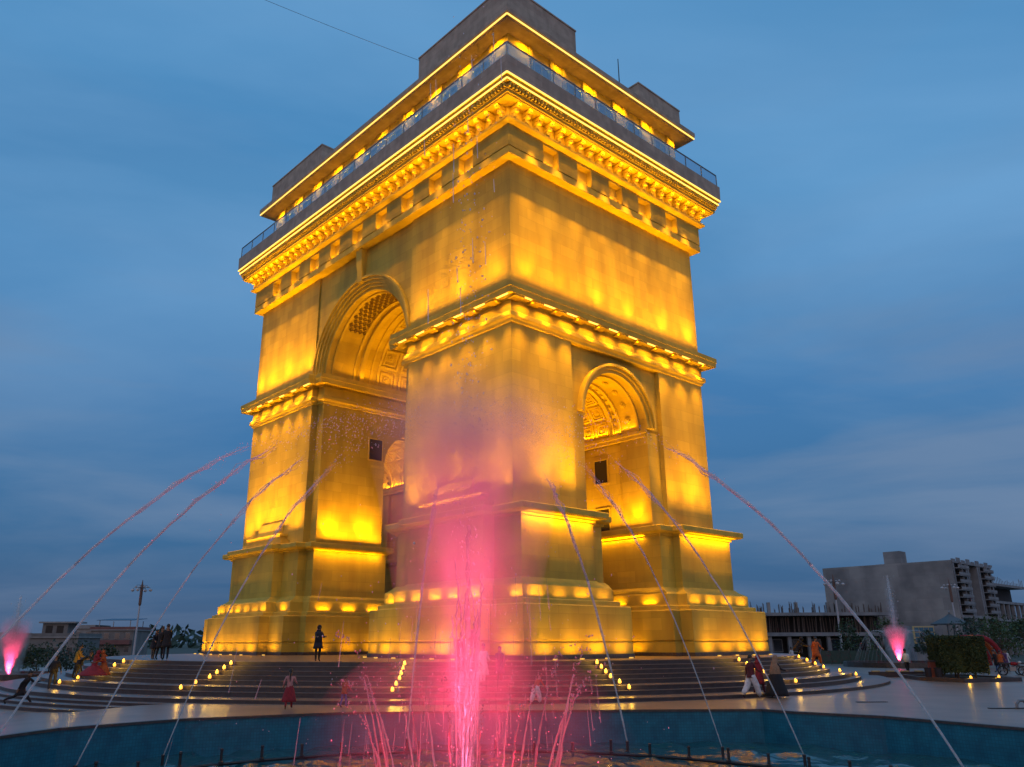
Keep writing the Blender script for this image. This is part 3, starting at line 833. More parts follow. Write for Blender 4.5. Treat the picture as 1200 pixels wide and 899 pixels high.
# ------------------------------------------------------------------ step lamps: six radial rows, six lamps each
lamp_body = MB().lathe([(.07, 0), (.075, .02), (.055, .05), (.045, .07)], 10).mesh('holder', black)
lamp_glow = MB().lathe([(.055, .055), (.075, .10), (.07, .16), (.035, .22), (.012, .25)], 10).mesh('flame_bulb', flame)
pl = bpy.data.lights.new('step_lamp_light', 'POINT'); pl.energy = 9; pl.color = (1, .55, .06); pl.shadow_soft_size = .07
ROWS = [(-135.5, 'far left row beside the kneeling figures'), (-114, 'row left of the red skirted woman'), (-93, 'row just left of the water column'),
        (-71.5, 'row just right of the water column'), (-49.5, 'row behind the couple in shawl and white'), (-27, 'far right row below the orange figure')]
ORD = ['top', 'second', 'third', 'fourth', 'fifth', 'lowest']
for a, where in ROWS:
    ca, sa = math.cos(R_(a)), math.sin(R_(a))
    for i in range(6):
        r = (RS[i] + RS[i + 1]) / 2 if i < 5 else 27.22
        lb = where.split(' ')
        t_ = thing('step_lamp', '%s glowing amber lamp of the %s' % (ORD[i], where), 'lamp', (AC.x + r * ca, AC.y + r * sa, ZT - (i + 1) * DZ), 0, 'amber lamps on the terrace steps')
        inst('holder', lamp_body, t_); inst('flame_bulb', lamp_glow, t_)
        lo = bpy.data.objects.new('step_lamp_light', pl); COL.objects.link(lo); lo.parent = t_; lo.location = (ca * .16, sa * .16, .3)

# ------------------------------------------------------------------ the fountain
FC = Vector((-.5, 17.5))
def water_mat(name, alpha, col=(0.86, 0.88, 0.92), rough=.25):
    m = bpy.data.materials.new(name); m.use_nodes = True
    t = m.node_tree; t.nodes.clear()
    tr = t.nodes.new('ShaderNodeBsdfTransparent')
    df = t.nodes.new('ShaderNodeBsdfDiffuse'); df.inputs[0].default_value = (*col, 1)
    tl = t.nodes.new('ShaderNodeBsdfTranslucent'); tl.inputs[0].default_value = (*col, 1)
    gl = t.nodes.new('ShaderNodeBsdfGlossy'); gl.inputs['Roughness'].default_value = rough
    m1 = t.nodes.new('ShaderNodeMixShader'); m1.inputs[0].default_value = .5
    t.links.new(df.outputs[0], m1.inputs[1]); t.links.new(tl.outputs[0], m1.inputs[2])
    m2 = t.nodes.new('ShaderNodeMixShader'); m2.inputs[0].default_value = .18
    t.links.new(m1.outputs[0], m2.inputs[1]); t.links.new(gl.outputs[0], m2.inputs[2])
    co = t.nodes.new('ShaderNodeTexCoord')
    n = t.nodes.new('ShaderNodeTexNoise'); n.inputs['Scale'].default_value = 5; n.inputs['Detail'].default_value = 4
    t.links.new(co.outputs['Object'], n.inputs['Vector'])
    mr = t.nodes.new('ShaderNodeMapRange'); mr.inputs[1].default_value = .3; mr.inputs[2].default_value = .7; mr.inputs[3].default_value = alpha * .55; mr.inputs[4].default_value = min(1, alpha * 1.35)
    t.links.new(n.outputs[0], mr.inputs[0])
    m3 = t.nodes.new('ShaderNodeMixShader'); t.links.new(mr.outputs[0], m3.inputs[0])
    t.links.new(tr.outputs[0], m3.inputs[1]); t.links.new(m2.outputs[0], m3.inputs[2])
    o = t.nodes.new('ShaderNodeOutputMaterial'); t.links.new(m3.outputs[0], o.inputs[0])
    return m
jet_m = water_mat('white_water', .62)
spout_m = water_mat('spout_water', .85, (.5, .5, .52))
spray_m = water_mat('fine_spray', .30)
drop_m = water_mat('water_drops', .9)
nozzle_m = MB().lathe([(.09, 0), (.09, .05), (.05, .07), (.045, .30), (.06, .32), (.05, .36)], 8).mesh('nozzle', black)
def drops_into(mb, p, r, mi=0):
    # a small uneven octahedron
    sx, sz = r * rnd.uniform(.7, 1.2), r * rnd.uniform(.8, 1.9)
    x, y, z = p
    mb.add([(x + sx, y, z), (x - sx, y, z), (x, y + sx, z), (x, y - sx, z), (x, y, z + sz), (x, y, z - sz)],
           [(0, 2, 4), (2, 1, 4), (1, 3, 4), (3, 0, 4), (2, 0, 5), (1, 2, 5), (3, 1, 5), (0, 3, 5)], mi)
def big_jet(phi, ra, za, r0, label, t_end=.74, Rn=12.5, drops=340):
    ph = R_(phi); d = Vector((math.cos(ph), math.sin(ph)))
    side = Vector((-d.y, d.x))
    o = thing('water_jet', label, 'water jet', (FC.x + d.x * Rn, FC.y + d.y * Rn, WZ), 0, 'arcing jets round the fountain')
    def P(t):
        r = Rn + (ra - Rn) * t; z = .25 + (za - WZ - .25) * (2 * t - t * t)
        return Vector((d.x * (r - Rn), d.y * (r - Rn), z))
    n = 22; mb = MB(); pts = []; rad = []
    for k in range(n + 1):
        t = t_end * k / n
        j = .02 * t
        pts.append(P(t) + Vector((rnd.gauss(0, j), rnd.gauss(0, j), rnd.gauss(0, j))))
        rad.append(r0 * .72 * (.75 + 1.0 * t) * rnd.uniform(.85, 1.15) * (1 if k < n - 3 else (n - k + .3) / 4))
    c_ = int(n * .52)
    mb.tube(pts[:c_ + 1], rad[:c_ + 1], 7); mb.build('stream', jet_m, o, True)
    mb = MB(); mb.tube(pts[c_:], rad[c_:], 7)
    for q in range(3):
        pp_ = [p + Vector((side.x, side.y, 0)) * rnd.gauss(0, .10) * i / len(pts[c_:]) + Vector((0, 0, rnd.gauss(0, .07) * i / len(pts[c_:]))) for i, p in enumerate(pts[c_:])]
        mb.tube(pp_, [r * .5 for r in rad[c_:]], 5)
    mb.build('breaking_stream', spray_m, o, True)
    mb = MB()
    for k in range(drops):
        t = rnd.triangular(.40, 1.26, .95); p = P(t); sp = .02 + .30 * max(0, t - .25) ** 1.6
        p += Vector((side.x * rnd.gauss(0, sp), side.y * rnd.gauss(0, sp), rnd.gauss(0, sp)))
        drops_into(mb, p, rnd.uniform(.005, .013) if t < .85 else rnd.uniform(.005, .015))
    f = mb.build('spray', drop_m, o); f['kind'] = 'stuff'
    inst('nozzle', nozzle_m, o, (0, 0, -.05))
JETS = [(17, 2.2, 7.4, .050, 'thick white jet rising from the lower right corner and arching left to the fountain'),
        (40, 2.2, 7.4, .032, 'thin white jet crossing in front of the man in white trousers'),
        (52, 2.2, 7.4, .028, 'thin jet leaving a black nozzle below the right end of the arch plinth'),
        (66.5, 2.2, 7.4, .050, 'pale jet passing in front of the right step lamps near the fountain'),
        (101, 2.2, 7.4, .045, 'pale upright jet just left of the central fountain column'),
        (137.5, 2.2, 7.4, .030, 'thin jet in front of the left end of the arch plinth'),
        (149.5, 2.2, 7.4, .032, 'greenish thin jet crossing in front of the lamp post and dark clothed group'),
        (163.5, 2.2, 7.4, .045, 'white jet climbing past the yellow clothed visitor on the left'),
        (176, 2.3, 7.2, .040, 'white jet entering at the left frame edge, uppermost of the left jets')]
for j in JETS: big_jet(*j)
# ring pipe with small standing nozzles
pm = MB()
ring = [(FC.x + 11.2 * math.cos(2 * math.pi * k / 72), FC.y + 11.2 * math.sin(2 * math.pi * k / 72), WZ + .05) for k in range(73)]
pm.tube(ring, .05, 6); tag(pm.build('ring_pipe', black), 'black ring pipe lying just above the pool water', 'pipe')
for k in range(56):
    a = 2 * math.pi * (k + .5) / 56
    o = inst('fountain_nozzle', nozzle_m, None, (FC.x + 11.2 * math.cos(a), FC.y + 11.2 * math.sin(a), WZ + .06), (0, 0, 0), (.9, .9, rnd.uniform(.8, 1.3)))
    tag(o, 'small black nozzle standing on the ring pipe in the pool', 'nozzle', 'small nozzles on the ring pipe')
# centre: column, red lit spouts, falling drops
fo = thing('central_fountain', 'tall pink lit water column with red spouts rising from the pool before the arch', 'fountain', (FC.x, FC.y, WZ))
inst('nozzle', nozzle_m, fo, (0, 0, -.05), (0, 0, 0), (2, 2, 1.2))
mb = MB(); n = 40
for q in range(9):                        # loose strands rather than one pipe
    qa = 2 * math.pi * q / 9; top = rnd.uniform(3.2, 5.0) if q else 5.6; rr_ = .055 if q else 0
    mb.tube([(rr_ * (1 + .12 * k) * math.cos(qa + k * .05) + rnd.gauss(0, .005 + .0003 * k), rr_ * (1 + .12 * k) * math.sin(qa + k * .05) + rnd.gauss(0, .005 + .0003 * k), .25 + top * k / n) for k in range(n + 1)], [(.034 if q else .085) * (1 - .55 * k / n) * rnd.uniform(.6, 1.25) for k in range(n + 1)], 6)
mb.build('water_column', water_mat('column_water', .68, (.42, .42, .40)), fo, True)
mb = MB()
for k in range(520):                       # drops thrown far above the column, falling back
    z = rnd.triangular(1.5, 20.5, 7); s_ = .05 + .018 * z
    drops_into(mb, (rnd.gauss(0, s_), rnd.gauss(0, s_), z), rnd.uniform(.009, .026))
for k in range(16):                        # short streaks high up
    z = rnd.uniform(11, 19); x = rnd.gauss(-.1, .45); y = rnd.gauss(0, .3); l = rnd.uniform(.3, .9)
    mb.tube([(x, y, z), (x + .02, y, z - l)], [.008, .016], 4)
for k in range(900):                       # curtain of fine falling drops round the column
    a = rnd.uniform(0, 6.283); r = abs(rnd.gauss(0, 2.1)); z = rnd.triangular(.1, 9.0, 1.5)
    drops_into(mb, (r * math.cos(a), r * math.sin(a), z), rnd.uniform(.006, .015))
o = mb.build('falling_drops', drop_m, fo); o['kind'] = 'stuff'
mb = MB()
for k in range(170):                       # fine falling streaks, water curtain
    a = rnd.uniform(0, 6.283); r = abs(rnd.gauss(0, 2.0)); z = rnd.triangular(.2, 4.6, .8); l = rnd.uniform(.25, .9)
    x, y = r * math.cos(a), r * math.sin(a)
    mb.tube([(x, y, z + l), (x * 1.02, y * 1.02, z)], [.004, .009], 4)
o = mb.build('water_curtain', spray_m, fo); o['kind'] = 'stuff'
for k in range(22):
    a = 2 * math.pi * (k + rnd.uniform(-.2, .2)) / 22; ca, sa = math.cos(a), math.sin(a)
    zt = rnd.uniform(2.2, 3.6); r0, r1 = rnd.uniform(1.5, 1.9), rnd.uniform(2.5, 3.2)
    mb = MB(); N = 14; pts = []; rad = []
    def P(t): r = r0 + (r1 - r0) * t; z = .1 + zt * (2 * t - t * t); return Vector((ca * r, sa * r, z))
    for i in range(N + 1):
        t = .52 * i / N; pts.append(P(t) + Vector((rnd.gauss(0, .005), rnd.gauss(0, .005), 0))); rad.append(.026 * rnd.uniform(.5, 1.35) * (1 - .5 * i / N))
    mb.tube(pts, rad, 6); sp_ = mb.build('spout', spout_m, fo); mb = MB()
    for i in range(26):
        t = rnd.triangular(.30, 1.2, .6); p = P(t); sp = .02 + .05 * max(0, t - .5)
        drops_into(mb, p + Vector((rnd.gauss(0, sp), rnd.gauss(0, sp), rnd.gauss(0, sp))), rnd.uniform(.008, .022))
    o = mb.build('spout_drops', spout_m, sp_); o['kind'] = 'stuff'
# mist
def mist(name, prof, dens, label, color=(1, 1, 1), nscale=.8, soft=1.0, aniso=.0, rise=0, parent=None, loc=(0, 0, 0)):
    m = bpy.data.materials.new(name); m.use_nodes = True
    t = m.node_tree; t.nodes.clear()
    co = t.nodes.new('ShaderNodeTexCoord')
    sp = t.nodes.new('ShaderNodeSeparateXYZ'); t.links.new(co.outputs['Generated'], sp.inputs[0])
    vd = t.nodes.new('ShaderNodeVectorMath'); vd.operation = 'SUBTRACT'; vd.inputs[1].default_value = (.5, .5, 0)
    t.links.new(co.outputs['Generated'], vd.inputs[0])
    v2 = t.nodes.new('ShaderNodeVectorMath'); v2.operation = 'MULTIPLY'; v2.inputs[1].default_value = (2, 2, 0); t.links.new(vd.outputs[0], v2.inputs[0])
    ln = t.nodes.new('ShaderNodeVectorMath'); ln.operation = 'LENGTH'; t.links.new(v2.outputs[0], ln.inputs[0])
    mr = t.nodes.new('ShaderNodeMapRange'); mr.interpolation_type = 'SMOOTHSTEP'
    mr.inputs[1].default_value = 1.0; mr.inputs[2].default_value = 1.0 - soft; mr.inputs[3].default_value = 0; mr.inputs[4].default_value = 1
    t.links.new(ln.outputs['Value'], mr.inputs[0])
    top = t.nodes.new('ShaderNodeMapRange'); top.interpolation_type = 'SMOOTHSTEP'
    top.inputs[1].default_value = 1.0; top.inputs[2].default_value = .72; top.inputs[3].default_value = 0; top.inputs[4].default_value = 1
    t.links.new(sp.outputs[2], top.inputs[0])
    n = t.nodes.new('ShaderNodeTexNoise'); n.inputs['Scale'].default_value = nscale; n.inputs['Detail'].default_value = 4
    t.links.new(co.outputs['Object'], n.inputs['Vector'])
    nr = t.nodes.new('ShaderNodeMapRange'); nr.inputs[1].default_value = .32; nr.inputs[2].default_value = .68; nr.inputs[3].default_value = .25; nr.inputs[4].default_value = 1.5
    t.links.new(n.outputs[0], nr.inputs[0])
    a = t.nodes.new('ShaderNodeMath'); a.operation = 'MULTIPLY'; t.links.new(mr.outputs[0], a.inputs[0]); t.links.new(top.outputs[0], a.inputs[1])
    b = t.nodes.new('ShaderNodeMath'); b.operation = 'MULTIPLY'; t.links.new(a.outputs[0], b.inputs[0]); t.links.new(nr.outputs[0], b.inputs[1])
    c = t.nodes.new('ShaderNodeMath'); c.operation = 'MULTIPLY'; t.links.new(b.outputs[0], c.inputs[0]); c.inputs[1].default_value = dens
    pv = t.nodes.new('ShaderNodeVolumePrincipled'); pv.inputs['Color'].default_value = (*color, 1); pv.inputs['Anisotropy'].default_value = aniso
    if rise:
        gz_ = t.nodes.new('ShaderNodeMapRange'); gz_.inputs[1].default_value = 0; gz_.inputs[2].default_value = .7; gz_.inputs[3].default_value = .04; gz_.inputs[4].default_value = 1
        t.links.new(sp.outputs[2], gz_.inputs[0]); pw = t.nodes.new('ShaderNodeMath'); pw.operation = 'POWER'; pw.inputs[1].default_value = rise; t.links.new(gz_.outputs[0], pw.inputs[0])
        c2_ = t.nodes.new('ShaderNodeMath'); c2_.operation = 'MULTIPLY'; t.links.new(c.outputs[0], c2_.inputs[0]); t.links.new(pw.outputs[0], c2_.inputs[1]); c = c2_
    t.links.new(c.outputs[0], pv.inputs['Density'])
    o = t.nodes.new('ShaderNodeOutputMaterial'); t.links.new(pv.outputs[0], o.inputs['Volume'])
    mb = MB(); mb.lathe(prof, 20)
    ob = mb.build(name, m, parent, loc=loc); ob['kind'] = 'stuff'
    return ob
mist('column_mist', [(.9, .8), (1.2, 2.0), (1.6, 4.5), (2.0, 6.5), (2.5, 8.2), (2.3, 9.6)], .85, None, nscale=.7, soft=1.0, rise=1.9, parent=fo)
mist('pool_mist', [(3.8, .04), (3.7, 1.2), (2.8, 2.6), (1.2, 3.8)], .10, None, nscale=.9, soft=.9, rise=1.2, parent=fo)
def fountain_light(parent, loc, dr, W, size, col, rad=.15):  # lamps set just above the water
    d = bpy.data.lights.new('pool_light', 'SPOT'); d.energy = W; d.spot_size = R_(size); d.spot_blend = .8; d.color = col; d.shadow_soft_size = rad
    o = bpy.data.objects.new('pool_light', d); COL.objects.link(o); o.parent = parent; o.location = loc
    o.rotation_euler = (-Vector(dr)).to_track_quat('Z', 'Y').to_euler()
PINK = (1.0, .05, .16); RED = (1.0, .012, .05)
for k in range(3):
    a = 2.1 * k + .3
    fountain_light(fo, (.6 * math.cos(a), .6 * math.sin(a), .06), (-.04 * math.cos(a), -.04 * math.sin(a), 1), 3600, 23, PINK)
for k in range(6):
    a = 1.047 * k
    fountain_light(fo, (1.5 * math.cos(a), 1.5 * math.sin(a), .05), (.35 * math.cos(a), .35 * math.sin(a), 1), 700, 120, RED)

for k in range(8):  # added red lamps aimed inward to light the near side of the spouts
    a = 2 * math.pi * (k + .5) / 8
    fountain_light(fo, (3.7 * math.cos(a), 3.7 * math.sin(a), .05), (-.55 * math.cos(a), -.55 * math.sin(a), 1), 330, 100, RED)
fountain_light(fo, (0, -.25, .06), (0, .02, 1), 9500, 17, (1.0, .16, .36))  # added narrow lamp that lightens the top of the mist
for a in (-1.57, -.6, -2.5):  # added pink lamps on the camera side, brightening the column
    fountain_light(fo, (1.3 * math.cos(a), 1.3 * math.sin(a), .06), (-.22 * math.cos(a), -.22 * math.sin(a), 1), 600, 36, PINK)

# ------------------------------------------------------------------ far fountains
faint_m = water_mat('faint_spray', .14)
def far_fountain(loc, label, h_col, h_pink, rr, arcs):
    f = thing('small_fountain', label, 'fountain', loc, 0, 'lit fountains further off on the plaza')
    mb = MB(); mb.lathe([(rr, 0), (rr, .45), (rr - .25, .45), (rr - .25, .25), (.1, .25)], 28, cap0=False); mb.build('basin', cop, f)
    mb = MB(); mb.tube([(0, 0, .2 + h_col * k / 10) for k in range(11)], [.22 * (1 - .06 * k) * rnd.uniform(.8, 1.2) for k in range(11)], 7)
    for k in range(260):
        z = rnd.triangular(.5, h_col * 1.05, h_col * .6); drops_into(mb, (rnd.gauss(0, .10 + .02 * z), rnd.gauss(0, .10 + .02 * z), z), rnd.uniform(.03, .06))
    mb.build('water_column', spray_m, f)
    mb = MB()
    for k in range(arcs):
        a = 2 * math.pi * k / arcs
        for s_ in range(2):
            q = [(.3 + (rr * .8 - .3) * t, .3 + h_pink * (1 - (1.9 * t - .75) ** 2 / 1.3)) for t in [i / 9 for i in range(10)]]
            mb.tube([(r * math.cos(a), r * math.sin(a), max(.3, z)) for r, z in q], .02, 4)
    if arcs: mb.build('water_dome', faint_m, f)
    mist('mist', [(.9, .2), (1.15, h_pink * .6), (1.5, h_pink * 1.3)], 1.3, None, nscale=1.0, soft=.9, parent=f)
    mist('white_mist', [(.5, h_pink * .9), (.6, h_col * .7), (.35, h_col)], .5, None, nscale=1.0, soft=.9, parent=f)
    fountain_light(f, (0, 0, .3), (0, 0, 1), 16000, 46, PINK)
far_fountain((38.66, 80.5, 0), 'distant fountain with pink core and white dome before the grey concrete building', 8.2, 3.0, 5.0, 26)
far_fountain((-39.7, 70.0, -.4), 'pink lit fountain spray at the left frame edge behind the running visitor', 6.4, 3.9, 4.6, 0)

# ------------------------------------------------------------------ people
def cloth(name, c, c2=None, sc=8): return mat(name, c, .85, c2 or tuple(x * .7 for x in c), sc, 4)
skin_m = mat('brown_skin', (.26, .145, .09), .6, (.21, .115, .07), 6)
hair_m = mat('black_hair', (.012, .010, .009), .5)
shoe_m = mat('dark_shoe', (.02, .016, .014), .6)
c_black = cloth('black_cloth', (.014, .013, .016)); c_navy = cloth('navy_cloth', (.018, .02, .034)); c_white = cloth('white_cotton', (.68, .68, .70)); c_maroon = cloth('maroon_cloth', (.10, .015, .022))
c_pink = cloth('pink_cloth', (.55, .24, .22)); c_red = cloth('red_cloth', (.30, .02, .03)); c_orange = cloth('orange_cloth', (.45, .10, .02)); c_yellow = cloth('mustard_cloth', (.36, .20, .02)); c_tan = cloth('tan_shawl', (.33, .20, .12))
c_pale = cloth('pale_jacket', (.80, .77, .68), (.72, .69, .60)); c_blue = cloth('blue_cloth', (.08, .14, .36)); c_grey = cloth('grey_cloth', (.10, .10, .11)); c_purple = cloth('purple_cloth', (.10, .05, .16)); c_green = cloth('green_cloth', (.03, .10, .05))
def skel(h, lean, legL, legR, armL, armR, headp):
    """joints of one continuous skinned figure; forward is -Y"""
    V = Vector
    vs, es, rs, reg = [], [], [], []
    def add(p, r, parent, g):
        vs.append(V(p)); rs.append(r); reg.append(g)
        if parent is not None: es.append((parent, len(vs) - 1))
        return len(vs) - 1
    sl = V((0, -math.sin(lean), math.cos(lean)))
    pel = add((0, 0, 0), (.135, .10), None, 'legs')
    wa = add(sl * .18, (.125, .095), pel, 'top')
    ch = add(sl * .38, (.155, .105), wa, 'top')
    nk = add(sl * .50, (.062, .06), ch, 'skin')
    l2 = lean * .45 + headp
    hd = V((0, -math.sin(l2), math.cos(l2)))
    h0 = add(vs[nk] + hd * .075 + V((0, -.012, 0)), (.066, .07), nk, 'skin')
    h1 = add(vs[h0] + hd * .09 + V((0, -.012, 0)), (.078, .094), h0, 'skin')
    h2 = add(vs[h1] + hd * .075 + V((0, .014, 0)), (.062, .076), h1, 'skin')
    low = 9
    for s, (th, kn) in ((-1, legL), (1, legR)):
        hip = add((s * .095, 0, -.06), (.092, .095), pel, 'legs')
        k = add(vs[hip] + V((s * .01, -math.sin(th), -math.cos(th))) * .40, (.060, .062), hip, 'legs')
        c = th - kn
        cf = add(vs[k] + V((0, -math.sin(c), -math.cos(c))) * .14 + V((0, .012, 0)), (.054, .058), k, 'legs')
        an = add(vs[k] + V((0, -math.sin(c), -math.cos(c))) * .40, (.036, .04), cf, 'legs')
        f = max(-.9, min(.5, c))
        to = add(vs[an] + V((s * .02, -.15 * math.cos(f) , -.055 + .14 * math.sin(f))), (.036, .022), an, 'shoe')
        low = min(low, vs[to].z - .025, vs[an].z - .05)
    hands = []
    for s, (fw, ab, el) in ((-1, armL), (1, armR)):
        sh = add(vs[ch] + sl * .065 + V((s * .165, 0, 0)), (.056, .056), ch, 'top')
        def dr(a, b): return V((s * math.sin(b), -math.sin(a) * math.cos(b), -math.cos(a) * math.cos(b)))
        e = add(vs[sh] + dr(fw, ab) * .28, (.040, .042), sh, 'top')
        wr = add(vs[e] + dr(fw + el, ab * .4) * .235, (.026, .028), e, 'top')
        pd = dr(fw + el, ab * .2)
        pa = add(vs[wr] + pd * .06, (.034, .020), wr, 'skin')
        kn_ = add(vs[pa] + pd * .04, (.030, .016), pa, 'skin')
        sd = pd.cross(V((s, 0, 0)))
        if sd.length < .1: sd = V((0, 1, 0))
        sd.normalize()
        hands.append((vs[kn_].copy(), pd.copy(), sd.copy(), vs[pa].copy(), s))
    k = h / 1.70
    return [v * k for v in vs], es, [(a * k, b * k) for a, b in rs], reg, low * k, k, [(a * k, b, c, d * k, s) for a, b, c, d, s in hands], hd
def person(label, loc, yaw, h=1.7, top=c_black, legs=c_black, lean=0, legL=(0, 0), legR=(0, 0), armL=(.05, .12, .15), armR=(.05, .12, .15), headp=0, wear=(), hair='short', ground=None, group='visitors around the arch'):
    vs, es, rs, reg, low, k, hands, hd = skel(h, lean, legL, legR, armL, armR, headp)
    if ground is not None: low = -ground
    me = bpy.data.meshes.new('person')
    me.from_pydata([v - Vector((0, 0, low)) for v in vs], es, [])
    tmp = bpy.data.objects.new('person', me); COL.objects.link(tmp)
    sk = tmp.modifiers.new('skin', 'SKIN'); sk.branch_smoothing = .6
    for d, r in zip(me.skin_vertices[0].data, rs): d.radius = (r[0] * 1.1, r[1] * 1.1)
    me.skin_vertices[0].data[0].use_root = True
    ss = tmp.modifiers.new('sub', 'SUBSURF'); ss.levels = 1; ss.render_levels = 1
    dg = bpy.context.evaluated_depsgraph_get()
    body = bpy.data.meshes.new_from_object(tmp.evaluated_get(dg))
    bpy.data.objects.remove(tmp)
    slots = {'skin': 0, 'top': 1, 'legs': 2, 'shoe': 3}
    body.materials.clear()
    for m in (skin_m, top, legs, shoe_m, hair_m): body.materials.append(m)
    J = [v - Vector((0, 0, low)) for v in vs]
    segs = [(J[a], J[b], reg[b]) for a, b in es]
    for p in body.polygons:
        c = p.center; best = None
        for a, b, g in segs:
            ab = b - a; t = max(0, min(1, (c - a).dot(ab) / max(1e-9, ab.dot(ab))))
            d = (c - a - ab * t).length
            if best is None or d < best[0]: best = (d, g)
        p.material_index = slots[best[1]]; p.use_smooth = True
    # fingers, nose, eyes, ears go into the same mesh
    bm = bmesh.new(); bm.from_mesh(body)
    ex = MB()
    for kp, pd, sd, pp, s in hands:
        kp = kp - Vector((0, 0, low)); pp = pp - Vector((0, 0, low))
        curl = pd.cross(sd) * (-s)
        for q, ln in enumerate((.072, .080, .075, .058)):
            a = kp + sd * (.024 - .016 * q) * k
            ex.tube([a - pd * .012 * k, a + pd * ln * .5 * k, a + (pd * ln * .9 + curl * .025) * k], [.0085 * k, .008 * k, .006 * k], 5)
        a = pp + sd * .026 * k
        ex.tube([a, a + (sd * .03 + pd * .02) * k, a + (sd * .035 + pd * .05 + curl * .01) * k], [.010 * k, .009 * k, .007 * k], 5)
    H = J[5]; fw = Vector((0, -math.cos(headp + lean * .45), -math.sin(headp + lean * .45)))
    ex.tube([H + fw * .085 * k + hd * .02 * k, H + fw * .108 * k - hd * .018 * k, H + fw * .088 * k - hd * .028 * k], [.008 * k, .014 * k, .010 * k], 5)
    for s in (-1, 1): ex.ball(H + Vector((s * .078 * k, 0, 0)), .024 * k, 5, 4, 0, (.5, .8, 1.1))
    for s in (-1, 1): ex.ball(H + fw * .086 * k + Vector((s * .03 * k, 0, 0)) + hd * .012 * k, .011 * k, 5, 4, 1)
    ex.ball(H + fw * .083 * k - hd * .052 * k, .016 * k, 5, 4, 1, (1.4, .6, .4))
    base = [bm.verts.new(v) for v in ex.v]
    for f, mi in zip(ex.f, ex.m):
        try:
            nf = bm.faces.new([base[i] for i in f]); nf.material_index = 4 if mi else 0; nf.smooth = True
        except ValueError: pass
    bm.to_mesh(body); bm.free()
    o = bpy.data.objects.new('person', body); COL.objects.link(o)
    o.location = loc; o.rotation_euler = (0, 0, yaw)
    tag(o, label, 'person', group)
    # hair
    if hair:
        mb = MB(); c = J[5] + hd * .028 * k + Vector((0, .012 * k, 0))
        up = hd; rt = Vector((1, 0, 0)); bk = -fw
        ls = []
        for i in range(6):
            t = (math.pi * .58) * (1 - i / 5.0) + .02
            ls.append([tuple(c + (rt * .089 * math.sin(t) * math.cos(p) + bk * (.104 * math.sin(t) * math.sin(p) + .012) + up * (.100 * math.cos(t) - (.035 * max(0, math.sin(p)) if i < 3 else 0))) * k) for p in [2 * math.pi * q / 12 for q in range(12)]])
        mb.loops(ls, True, True)
        if hair == 'plait':
            mb.tube([c + bk * .09 * k, c + (bk * .12 - up * .14) * k, c + (bk * .12 - up * .34) * k, c + (bk * .10 - up * .46) * k], [.035 * k, .032 * k, .024 * k, .010 * k], 7)
        mb.build('hair', hair_m, o, True)
    for g in wear: g(o, J, k, hd, lean)
    return o
def loft(name, m, rings, folds=5, amp=.04, n=20):
    """rings: (centre, rx, ry)"""
    mb = MB(); ls = []
    for i, (c, rx, ry) in enumerate(rings):
        f = amp * i / max(1, len(rings) - 1)
        ls.append([(c[0] + rx * math.cos(p) * (1 + f * math.sin(folds * p + i * .4)), c[1] + ry * math.sin(p) * (1 + f * math.cos((folds + 1) * p)), c[2]) for p in [2 * math.pi * q / n for q in range(n)]])
    mb.loops(ls[::-1], True, False)
    return mb, m, name
def skirt(m, length=.75, flare=1.9, swing=0.0, name='skirt', frm=1):
    def g(o, J, k, hd, lean):
        a = J[frm]; rg = []
        for i in range(7):
            t = i / 6; z = a.z - (a.z - max(.06, a.z - length * k)) * t
            w_ = (.15 + (.15 * flare - .15) * t ** .8) * k
            rg.append(((a.x + swing * t * .2, a.y + (J[0].y - a.y) * min(1, t * 2), z), w_ * 1.12, w_ * .95))
        mb, mm, nm = loft(name, m, rg); mb.build(nm, mm, o, True)
    return g
def tunic(m, length=.62, flare=1.35):
    def g(o, J, k, hd, lean):
        rg = []
        pts = [(J[2] + hd * .075 * k, .13), (J[2], .19), (J[1].lerp(J[2], .4), .175), (J[1], .165), (J[0], .18)]
        for p, r in pts: rg.append(((p.x, p.y, p.z), r * k, r * .78 * k))
        b = J[0]
        for i in range(1, 4):
            t = i / 3; r = (.18 + (.18 * flare - .18) * t) * k
            rg.append(((b.x, b.y, b.z - length * .62 * k * t), r, r * .85))
        mb, mm, nm = loft('tunic', m, rg, 4, .05); mb.build(nm, mm, o, True)
    return g
def baggy(m, r=.125):      # loose trousers, one leg each
    def g(o, J, k, hd, lean):
        for a in (7, 12):
            pts = [J[0].lerp(J[a], .6) + Vector((0, 0, .02 * k)), J[a], J[a].lerp(J[a + 1], .55), J[a + 1], J[a + 1].lerp(J[a + 3], .55), J[a + 3] + Vector((0, 0, .03 * k))]
            mb = MB(); mb.tube(pts, [r * k, r * 1.05 * k, r * 1.1 * k, r * 1.05 * k, r * .95 * k, r * .62 * k], 12); mb.build('trouser_leg', m, o, True)
    return g
